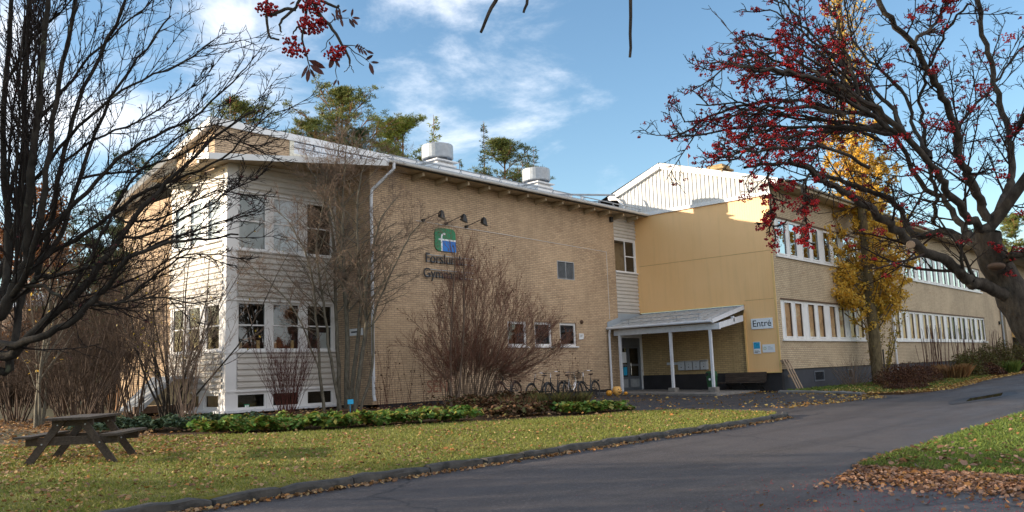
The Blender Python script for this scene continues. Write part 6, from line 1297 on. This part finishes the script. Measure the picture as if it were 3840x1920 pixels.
# autumn trees across the road behind the camera; they show in the windows
for k,(x,y,H) in enumerate(((52,-24,8.5),(66,-26,9.5),(80,-25,8.5),(95,-27,10),(112,-26,9),(38,-27,9),(20,-30,9.5),(2,-30,9),(130,-26,10))):
    broad('roadside_tree',('rust-leaved tree across the road, number %s seen mirrored in the windows'%('one','two','three','four','five','six','seven','eight','nine')[k]),x,y,H*1.5,6.5,'autumn_leaf',5000,.6,300+k,.05,'trees across the road')
for o in bpy.data.objects:
    if o.name.startswith('roadside_tree'): o['label']='rust-leaved tree across the road behind the viewpoint'
# ------------------------------------------------------------------ ground cover
def inpoly(X_,Y_,poly):
    P=np.array(poly); c=np.zeros(len(X_),bool); j=len(P)-1
    for i in range(len(P)):
        cond=((P[i,1]>Y_)!=(P[j,1]>Y_))&(X_<(P[j,0]-P[i,0])*(Y_-P[i,1])/(P[j,1]-P[i,1]+1e-12)+P[i,0]); c^=cond; j=i
    return c
def gzv(Y_): return .018*np.clip(Y_,-12,40)
def scatter(poly,n,box=None,power=0.0):
    """points in polygon, denser near the camera when power>0"""
    P=np.array(poly); x0,y0=P.min(0) if box is None else box[:2]; x1,y1=P.max(0) if box is None else box[2:]
    out=[];tot=0
    while tot<n:
        m=n*3; X_=RN.uniform(x0,x1,m); Y_=RN.uniform(y0,y1,m); k=inpoly(X_,Y_,poly)
        if power: dd=np.hypot(X_,Y_); k&=RN.uniform(0,1,m)<np.minimum(1,(7/dd)**power)
        out.append(np.stack([X_[k],Y_[k]],1)); tot+=k.sum()
    return np.concatenate(out)[:n]
def vis(P,mar=150):
    r=np.array(_R);u=np.array(_U);f=np.array(_F); V=np.column_stack([P[:,0],P[:,1],gzv(P[:,1])-CZ]); z=V@f; x=1920+FPX*(V@r)/z; y=960-FPX*(V@u)/z
    return (z>.5)&(x>-mar)&(x<3840+mar)&(y<1920+mar*2)
def patch(P,s,seed):
    # smooth pseudo-noise for clumping
    g=np.random.default_rng(seed); v=np.zeros(len(P))
    for _ in range(7): a=g.uniform(0,2*PI); k=g.uniform(.6,1.6)/s; v+=np.sin(P[:,0]*math.cos(a)*k*6+P[:,1]*math.sin(a)*k*6+g.uniform(0,6))
    return v/7
def blades(name,poly,n,h,w,dz,mat,power=1.2,box=None,lean=.5,label=None,tall=None):
    P=scatter(poly,n,box,power); P=P[vis(P)]; d=np.hypot(P[:,0],P[:,1]); m=len(P)
    H_=h*RN.uniform(.5,1.2,m)*(1+.35*patch(P,1.5,3)); Wd=w*RN.uniform(.7,1.3,m)*np.maximum(1,d/9)
    a=RN.uniform(0,2*PI,m); b=np.column_stack([P[:,0],P[:,1],gzv(P[:,1])+dz-.005]); s=np.column_stack([np.cos(a)*Wd,np.sin(a)*Wd,np.zeros(m)])
    l=RN.normal(0,lean,(m,2))*H_[:,None]; mid=b+np.column_stack([l*.35,H_*.6]); tp=b+np.column_stack([l,H_])
    V=np.stack([b-s,b+s,mid+s*.7,tp],1).reshape(-1,3); F=np.arange(4*m).reshape(-1,4); o=np_mesh(name,V,F,M[mat]); o['kind']='stuff'
    if label: tag(o,label,'grass')
    return o
blades('lawn_grass',lawn_poly,150000,.045,.0035,.10,'grass',1.0,(-1,9.2,22.3,19),label='short yellow-green grass on the lawn strip before the school')
blades('verge_grass',rl,100000,.06,.0035,.035,'grass_shade',1.6,(11.9,-3,40,5.2),label='longer green grass on the verge at lower right')
blades('bed_edge_grass',wb,9000,.10,.006,.09,'grass_shade',.3,(33,9.5,60,15),label='sparse green grass around the wing bed')
def leaves(name,P,size,dz,mat,curl=.25,label=None,tilt=.45,kind='stuff',zr_=None):
    m=len(P); z=gzv(P[:,1])+dz+(0 if zr_ is None else zr_)
    C=np.column_stack([P[:,0],P[:,1],z+RN.uniform(.004,.02,m)]); nrm=np.column_stack([RN.normal(0,tilt,(m,2)),np.ones(m)]); nrm/=np.linalg.norm(nrm,axis=1,keepdims=True)
    a=RN.uniform(0,2*PI,m); A=np.column_stack([np.cos(a),np.sin(a),np.zeros(m)]); A-=(A*nrm).sum(1,keepdims=True)*nrm; A/=np.linalg.norm(A,axis=1,keepdims=True); B=np.cross(nrm,A); s=(size*np.exp(RN.normal(0,.25,m)))[:,None]
    # six-point leaf, folded along the mid rib: two quads
    t0=C-A*s*.5; t1=C+A*s*.5; up=nrm*s*curl*RN.uniform(-.2,1,m)[:,None]
    r1=C-A*s*.18+B*s*.36+up; r2=C+A*s*.22+B*s*.30+up; l1=C-A*s*.18-B*s*.36+up; l2=C+A*s*.22-B*s*.30+up
    V=np.stack([t0,r1,r2,t1,l2,l1],1).reshape(-1,3); i=6*np.arange(m)[:,None]; F=np.concatenate([i+np.array([[0,1,2,3]]),i+np.array([[0,3,4,5]])])
    V[:,2]=np.maximum(V[:,2],np.repeat(z,6)+.002)
    o=np_mesh(name,V,F,M[mat]); tag(o,label,'leaves',None,'stuff'); return o
P=scatter(lawn_poly,7500,(-1,9.2,22.3,19),.3); P=P[(patch(P,2.5,5)+RN.normal(0,.3,len(P))>-.05)|(P[:,0]<10)&(RN.uniform(0,1,len(P))<.7)]; leaves('lawn_leaves',P,.052,.125,'fallen',label='orange and tan leaves scattered over the lawn strip')
P=scatter([(1,13),(9,14.5),(9,18),(9,32),(0,32)],11000); leaves('yard_leaves',P,.065,.115,'fallen',label='carpet of rust leaves behind and left of the picnic table')
def along(path,n,wd_,bias=0):
    pts=np.array(path,float); seg=np.linalg.norm(np.diff(pts,axis=0),axis=1); c=np.r_[0,np.cumsum(seg)]; s=RN.uniform(0,c[-1],n); i=np.clip(np.searchsorted(c,s)-1,0,len(seg)-1); f=((s-c[i])/seg[i])[:,None]; p=pts[i]*(1-f)+pts[i+1]*f; t=(pts[i+1]-pts[i])/seg[i][:,None]; nn=np.column_stack([t[:,1],-t[:,0]]); o=np.abs(RN.normal(0,wd_,n))+bias; return p+nn*o[:,None]
P=along([(2,8.97),(8,8.97),(12.3,8.97),(16.5,8.92),(20.6,9.1)],1900,.09); P=P[(patch(P,1.2,9)>-.35)|(P[:,0]<9)]; leaves('gutter_leaves',P,.055,.008,'fallen',tilt=.6,label='drift of brown leaves along the foot of the long kerb')
# big pale drift at lower right round the verge corner
P=np.concatenate([along([(14.5,4.5),(12.4,4.45),(11.75,4.3),(11.65,3.6),(11.65,2.5),(11.8,1.4),(12.0,0)][::-1],3600,.42,-.05)])
P=P[(P[:,1]<4.9)]
C0=along([(11.9,4.2),(11.7,3.6),(11.7,2.5),(11.85,1.4),(12,-.5)][::-1],5200,.55,-.1)
P=np.concatenate([P,-0+np.column_stack([2*0+C0[:,0],C0[:,1]])])
cx=RN.normal(0,.40,6500); t=RN.uniform(-.6,4.2,6500); Q=np.column_stack([11.25-np.abs(cx)*1.4+.25-(4.2-t)*.02,t]); P=np.concatenate([P,Q]); hgt=np.maximum(0,.05-.06*np.abs(P[:,0]-11.3))*RN.uniform(0,1,len(P))
leaves('leaf_drift',P,.056,.006,'fallen_pale',tilt=.8,zr_=hgt,label='thick drift of pale brown leaves against the verge corner at lower right')
P=scatter(rl,2600,(11.9,-2,30,5.1),.8); P=P[(P[:,0]<15)|(RN.uniform(0,1,len(P))<.35)]; leaves('verge_leaves',P,.075,.065,'fallen_pale',label='brown leaves lying in the verge grass at lower right')
P=np.column_stack([RN.uniform(4.5,11.4,420),RN.uniform(-1,4.6,420)]); P=P[RN.uniform(0,1,len(P))<(P[:,0]-3)/9]; leaves('road_leaves',P,.05,.006,'fallen_pale',label='loose leaves and debris on the near road')
P=np.column_stack([RN.normal(9,1.6,1500),RN.normal(3.2,.9,1500)]); C=np.column_stack([P,gzv(P[:,1])+.012]); o=berries('fallen_berries',C,RN.uniform(.004,.006,len(C)),M['berry'],None); tag(o,'crushed red berries strewn over the near road','berries')
P=scatter([(22.3,13.6),(25,11.5),(31,9.9),(34,13),(34.8,17),(31,18),(31,22),(24.5,22)],420); P=np.concatenate([P,along([(34.6,16.9),(34.2,13),(31.4,10.3),(24,10.8)],700,.8,-.3)]); P=P[P[:,0]<34.7]; leaves('paving_leaves',P,.085,.012,'fallen_yellow',label='yellow leaves scattered on the dark paving before the entrance')
P=np.concatenate([along([(100,12.6),(69,12.3),(49.4,11.1),(36,9.6),(33.5,9.9),(32.2,11.3)],3600,.45,-.35),scatter(wb,4200,(33,9.8,60,14))]); leaves('wing_leaves',P,.10,.10,'fallen_yellow',label='yellow and tan leaves covering the bed edge along the wing')
P=scatter(bed_poly,2200); leaves('bed_litter',P,.09,.13,'fallen',label='brown leaf litter in the planting bed by the facade')
# perennials
def mound(name,label,path,n,wd_,hgt,leaf,mat,clump=.18,browns=.0,cat='plants',zb=.07,scal=5,gaps=None):
    P=along(path,n,wd_); P=P+RN.normal(0,wd_*.3,P.shape)
    if gaps is not None: P=P[gaps(P)]
    P=P[patch(P,.55,23)+RN.normal(0,.12,len(P))>-.30]
    z=hgt*(.25+.65*RN.uniform(0,1,len(P))**.5)*(1+.75*patch(P,.7,17)); C=np.column_stack([P,gzv(P[:,1])+zb+z]); m=len(C)
    nrm=np.column_stack([RN.normal(0,.55,(m,2)),np.ones(m)]); 
    # lobed leaf: two crossed diamonds read as a hand-shaped leaf
    V1,F1=leaf_quads(C,leaf*np.exp(RN.normal(-.1,.35,m)),nrm,.75,.08); V2,F2=leaf_quads(C+np.array([0,0,.004]),leaf*RN.uniform(.6,1.1,m),nrm,.7,.08)
    o=np_mesh(name,np.concatenate([V1,V2]),np.concatenate([F1,F2+len(V1)]),M[mat]); tag(o,label,cat,None,'stuff'); return o
front=[(9.6,18.1),(10.5,17.1),(11.9,16.35),(13.8,15.85),(15.0,15.3),(15.4,15.1)]
def shift(path,dx,dy): return [(x+dx,y+dy) for x,y in path]
mound('green_perennials','bright green leafy perennials along the front of the planting bed below the bay',shift(front[::-1],.0,-.05),13000,.50,.31,.12,'bed_leaf')
mound('green_perennials','mound of green leafy perennials at the right end of the bed before the bicycles',[(20.4,13.95),(19.4,14.0),(18.3,14.15)],3000,.35,.27,.13,'bed_leaf')
mound('green_perennials','last small patch of green leaves at the tip of the bed',[(21.0,14.0),(20.7,13.9)],300,.15,.10,.11,'bed_leaf')
mound('groundcover','low grey-green ground cover left of the bay beneath the shrubs',[(11.4,18.0),(10.0,19.0),(8.8,20.3),(8.2,21.6)],6500,.6,.30,.09,'grey_leaf')
mound('withered_perennials','brown withered perennials between the green mounds',[(18.6,14.9),(17.6,14.9),(16.4,15.3)],3200,.5,.30,.11,'bed_brown')
mound('withered_perennials','brown withered stalks and leaves around the parked bicycles',[(22.8,18.6),(21.5,18.6),(20.4,18.4),(19.0,18.4)],3000,.8,.40,.10,'bed_brown')
def tuft(name,label,x,y,n,h,w,mat,lean=.45,rad=.3,zb=.11,cat='plant',wd_=.006):
    a=RN.uniform(0,2*PI,n); r=rad*np.sqrt(RN.uniform(0,1,n)); b=np.column_stack([x+r*np.cos(a),y+r*np.sin(a),np.full(n,gz(x,y)+zb)]); H_=h*RN.uniform(.5,1.1,n); l=np.column_stack([np.cos(a),np.sin(a)])*(lean*H_*RN.uniform(.2,1.2,n))[:,None]+RN.normal(0,.08,(n,2))*H_[:,None]
    q=RN.uniform(0,2*PI,n); s=np.column_stack([np.cos(q),np.sin(q),np.zeros(n)])*wd_; m=b+np.column_stack([l*.35,H_*.6]); t=b+np.column_stack([l,H_])
    V=np.stack([b-s,b+s,m+s*.8,t],1).reshape(-1,3); o=np_mesh(name,V,np.arange(4*n).reshape(-1,4),M[mat]); return tag(o,label,cat)
for (px,py,d,n,h,mt,lb) in ((2065,1500,26.6,300,.46,'olive','olive-green bushy perennial in front of the middle bicycles'),(1945,1510,26.2,200,.4,'bed_brown','brown stalky perennial in front of the leftmost bicycle'),(2145,1500,26.8,300,.46,'olive','grey-green feathery perennial below the bicycle basket')):
    p=gd(px,py,d); tuft('perennial_clump',lb,p.x,p.y,n,h,.3,mt,.55,.5,.1,'plant',.009)
RR.seed(400)
# thin dead stalks against the wall
for k,(px,lb) in enumerate(((1425,'withered stalks climbing round the foot of the corner downpipe'),(1530,'thin dead flower stalks against the brick wall left of the graffiti'),(2130,'thin dead seed stalks rising above the bicycles'))):
    wd=Wood(); p=ony(px,1500,W-.35); t=thing('dead_stalks',lb,'plant',(p.x,p.y,gz(p.x,p.y)))
    for i in range(16):
        x=p.x+RR.uniform(-.9,.9)*(1 if k else .25); Q=curve((x,p.y-RR.uniform(0,.4),.45),(RR.gauss(0,.12),RR.gauss(0,.08),1),RR.uniform(.9,2.2) if k<2 else RR.uniform(1.2,1.9),6,.08,.03); wd.add(Q,.006,.003,True)
        for s in range(2,6):
            if RR.random()<.6: wd.tips.append((Q[s],Q[s]))
    tubes_mesh('stalks',wd.thin,M['twig_maroon'],t,3)
    if wd.tips: C=np.array([tuple(RR.choice(wd.tips)[0]+rv()*.03) for _ in range(110)]); V,F=leaf_quads(C,RN.uniform(.03,.07,len(C))); l=np_mesh('seed_heads',V,F,M['darkshrub'],t); l['kind']='stuff'
# wing bed planting
def bush(name,label,x,y,n,rx,ry,h,leaf,mat,twigs=None,cat='shrub'):
    t=thing(name,label,cat,(x,y,gz(x,y)+.09)); C=rand_dirs(n)*(RN.uniform(0,1,(n,1))**.33); C[:,2]=np.abs(C[:,2]); C=C*np.array([rx,ry,h]); C[:,:2]+=0
    C*= (1+.18*np.sin(C[:,0:1]*5+1)*np.sin(C[:,1:2]*4+2)); C+=np.array([x,y,gz(x,y)+.1]); V,F=leaf_quads(C,RN.uniform(leaf*.6,leaf*1.2,n)); l=np_mesh('foliage',V,F,M[mat],t); l['kind']='stuff'
    wd=Wood()
    for i in range(60): a=RR.random()*2*PI; r=RR.random(); Q=curve((x+rx*.5*r*math.cos(a),y+ry*.5*r*math.sin(a),gz(x,y)+.08),(math.cos(a)*r,math.sin(a)*r,1.1),h*RR.uniform(.9,1.25),5,.12,.0); wd.add(Q,.009,.003,True)
    tubes_mesh('twigs',wd.thin,M[twigs or 'twig_maroon'],t,3); return t
bush('dark_shrub','wide dark red-brown shrub at the foot of the poplar',40.6,12.4,7000,3.0,1.1,.95,.075,'darkshrub')
bush('dark_shrub','dark shrub continuing right of the poplar foot',45.2,12.9,4000,1.8,1.0,.9,.075,'darkshrub')
bush('ground_cover_rose','low red and green ground cover at the front of the wing bed',36.9,11.2,4500,2.0,.8,.20,.075,'darkshrub','twig_maroon','plants')
p=onx(3120,1400,0) if False else G(3120,1440); bush('twiggy_bush','pale twiggy bush between the pallet and the poplar',39.6,14.3,500,1.1,.8,1.25,.05,'bed_brown','twig_brown')
RR.seed(410)
for k,(x,y,n,h,mt,lb) in enumerate(((50.2,12.8,700,.8,'dry_grass','orange dry grass clump right of the dark shrubs'),(55.2,13.2,700,1.7,'olive','green leafy perennial clump by the wing wall'),(60.5,13.4,700,2.1,'olive','tall olive perennial clump farther along the wing'),(57.6,12.7,500,.8,'darkshrub','low dark red clump between the green clumps'),(66,13.6,700,2.4,'olive','big mixed perennial clump near the end of the wing'),(73,13.8,700,2.6,'olive','farthest perennial clump before the yellow porch'),(63.5,12.9,500,.8,'grass_shade','iris-like green blades at the edge of the wing bed'),(70,13.0,500,.9,'darkshrub','dark low clump near the road\u2019s far bend'))):
    if mt in ('olive','darkshrub'): bush('perennial_clump',lb,x,y,4200,1.6,.9,h*.85,.12,mt,'twig_maroon','plant')
    else: tuft('perennial_clump',lb,x,y,n,h,.3,mt,.5,.7,.09,'plant',.018)
for k,(x0,x1,lb) in enumerate(((51.5,53.2,'row of thin dark stakes of dead stalks against the wing wall'),(56,62,'tall dead flower stalks above the green clumps'),(63,72,'far tall dead flower stalks near the end of the wing'))):
    wd=Wood(); t=thing('dead_stalks',lb,'plant',((x0+x1)/2,14.2,.3))
    for i in range(34): x=RR.uniform(x0,x1); Q=curve((x,14.3+RR.uniform(-.6,.4),.3),(RR.gauss(0,.06),RR.gauss(0,.06),1),RR.uniform(1.9,3.1),5,.03,.03); wd.add(Q,.014,.012,True)
    tubes_mesh('stalks',wd.thin,M['twig_maroon'],t,3)
mb=MB(); mb.cyl((45.9,14.9,.3),(45.9,14.9,1.95),.04,n=8); mb.cyl((45.9,14.9,1.95),(45.9,14.9,2.02),.05,n=8); tag(mb.build('marker_post',M['black']),'short dark post standing in the bed before the wing wall','post')
mb=MB(); p=gd(1315,1530,25.5); mb.box((p.x-.11,p.y,p.z+.28),(p.x+.11,p.y+.01,p.z+.42)); mb.cyl((p.x,p.y+.02,p.z),(p.x,p.y+.02,p.z+.3),.008,n=5); tag(mb.build('plant_label',M['cyan']),'small teal plant label on a stick at the foot of the multi-stemmed tree','sign')
for (px,h,lb,mt) in ((2525,1.0,'',0),):
    pass
# roof-top marker poles
for (px,pt,pb,lb,x) in ((862,380,462,'thin pole with a red tip on the raised roof end',None),):
    a=ony(px,pb,26.5); mb=MB(); mb.cyl(a-Vector((0,0,.3)),a+Vector((0,0,.75)),.014,n=5); o=mb.build('roof_pole',M['pallet']); tag(o,lb,'pole'); mb=MB(); c=a+Vector((0,0,.75)); mb.cyl(c,c+Vector((0,0,.22)),.03,.008,6); mb.build('tip',M['berry'],o)
a=Vector((37.5,20.85,11.2)); mb=MB(); mb.cyl(a,a+Vector((0,0,1.1)),.012,n=5); o=tag(mb.build('roof_pole',M['galv']),'thin pole with a small red pennant on the wing ridge','pole'); mb=MB(); mb.quad(a+Vector((0,0,1.1)),a+Vector((.14,-.10,.95)),a+Vector((0,0,.8))); mb.build('pennant',M['berry'],o)
# nearby small car glimpsed in the yard
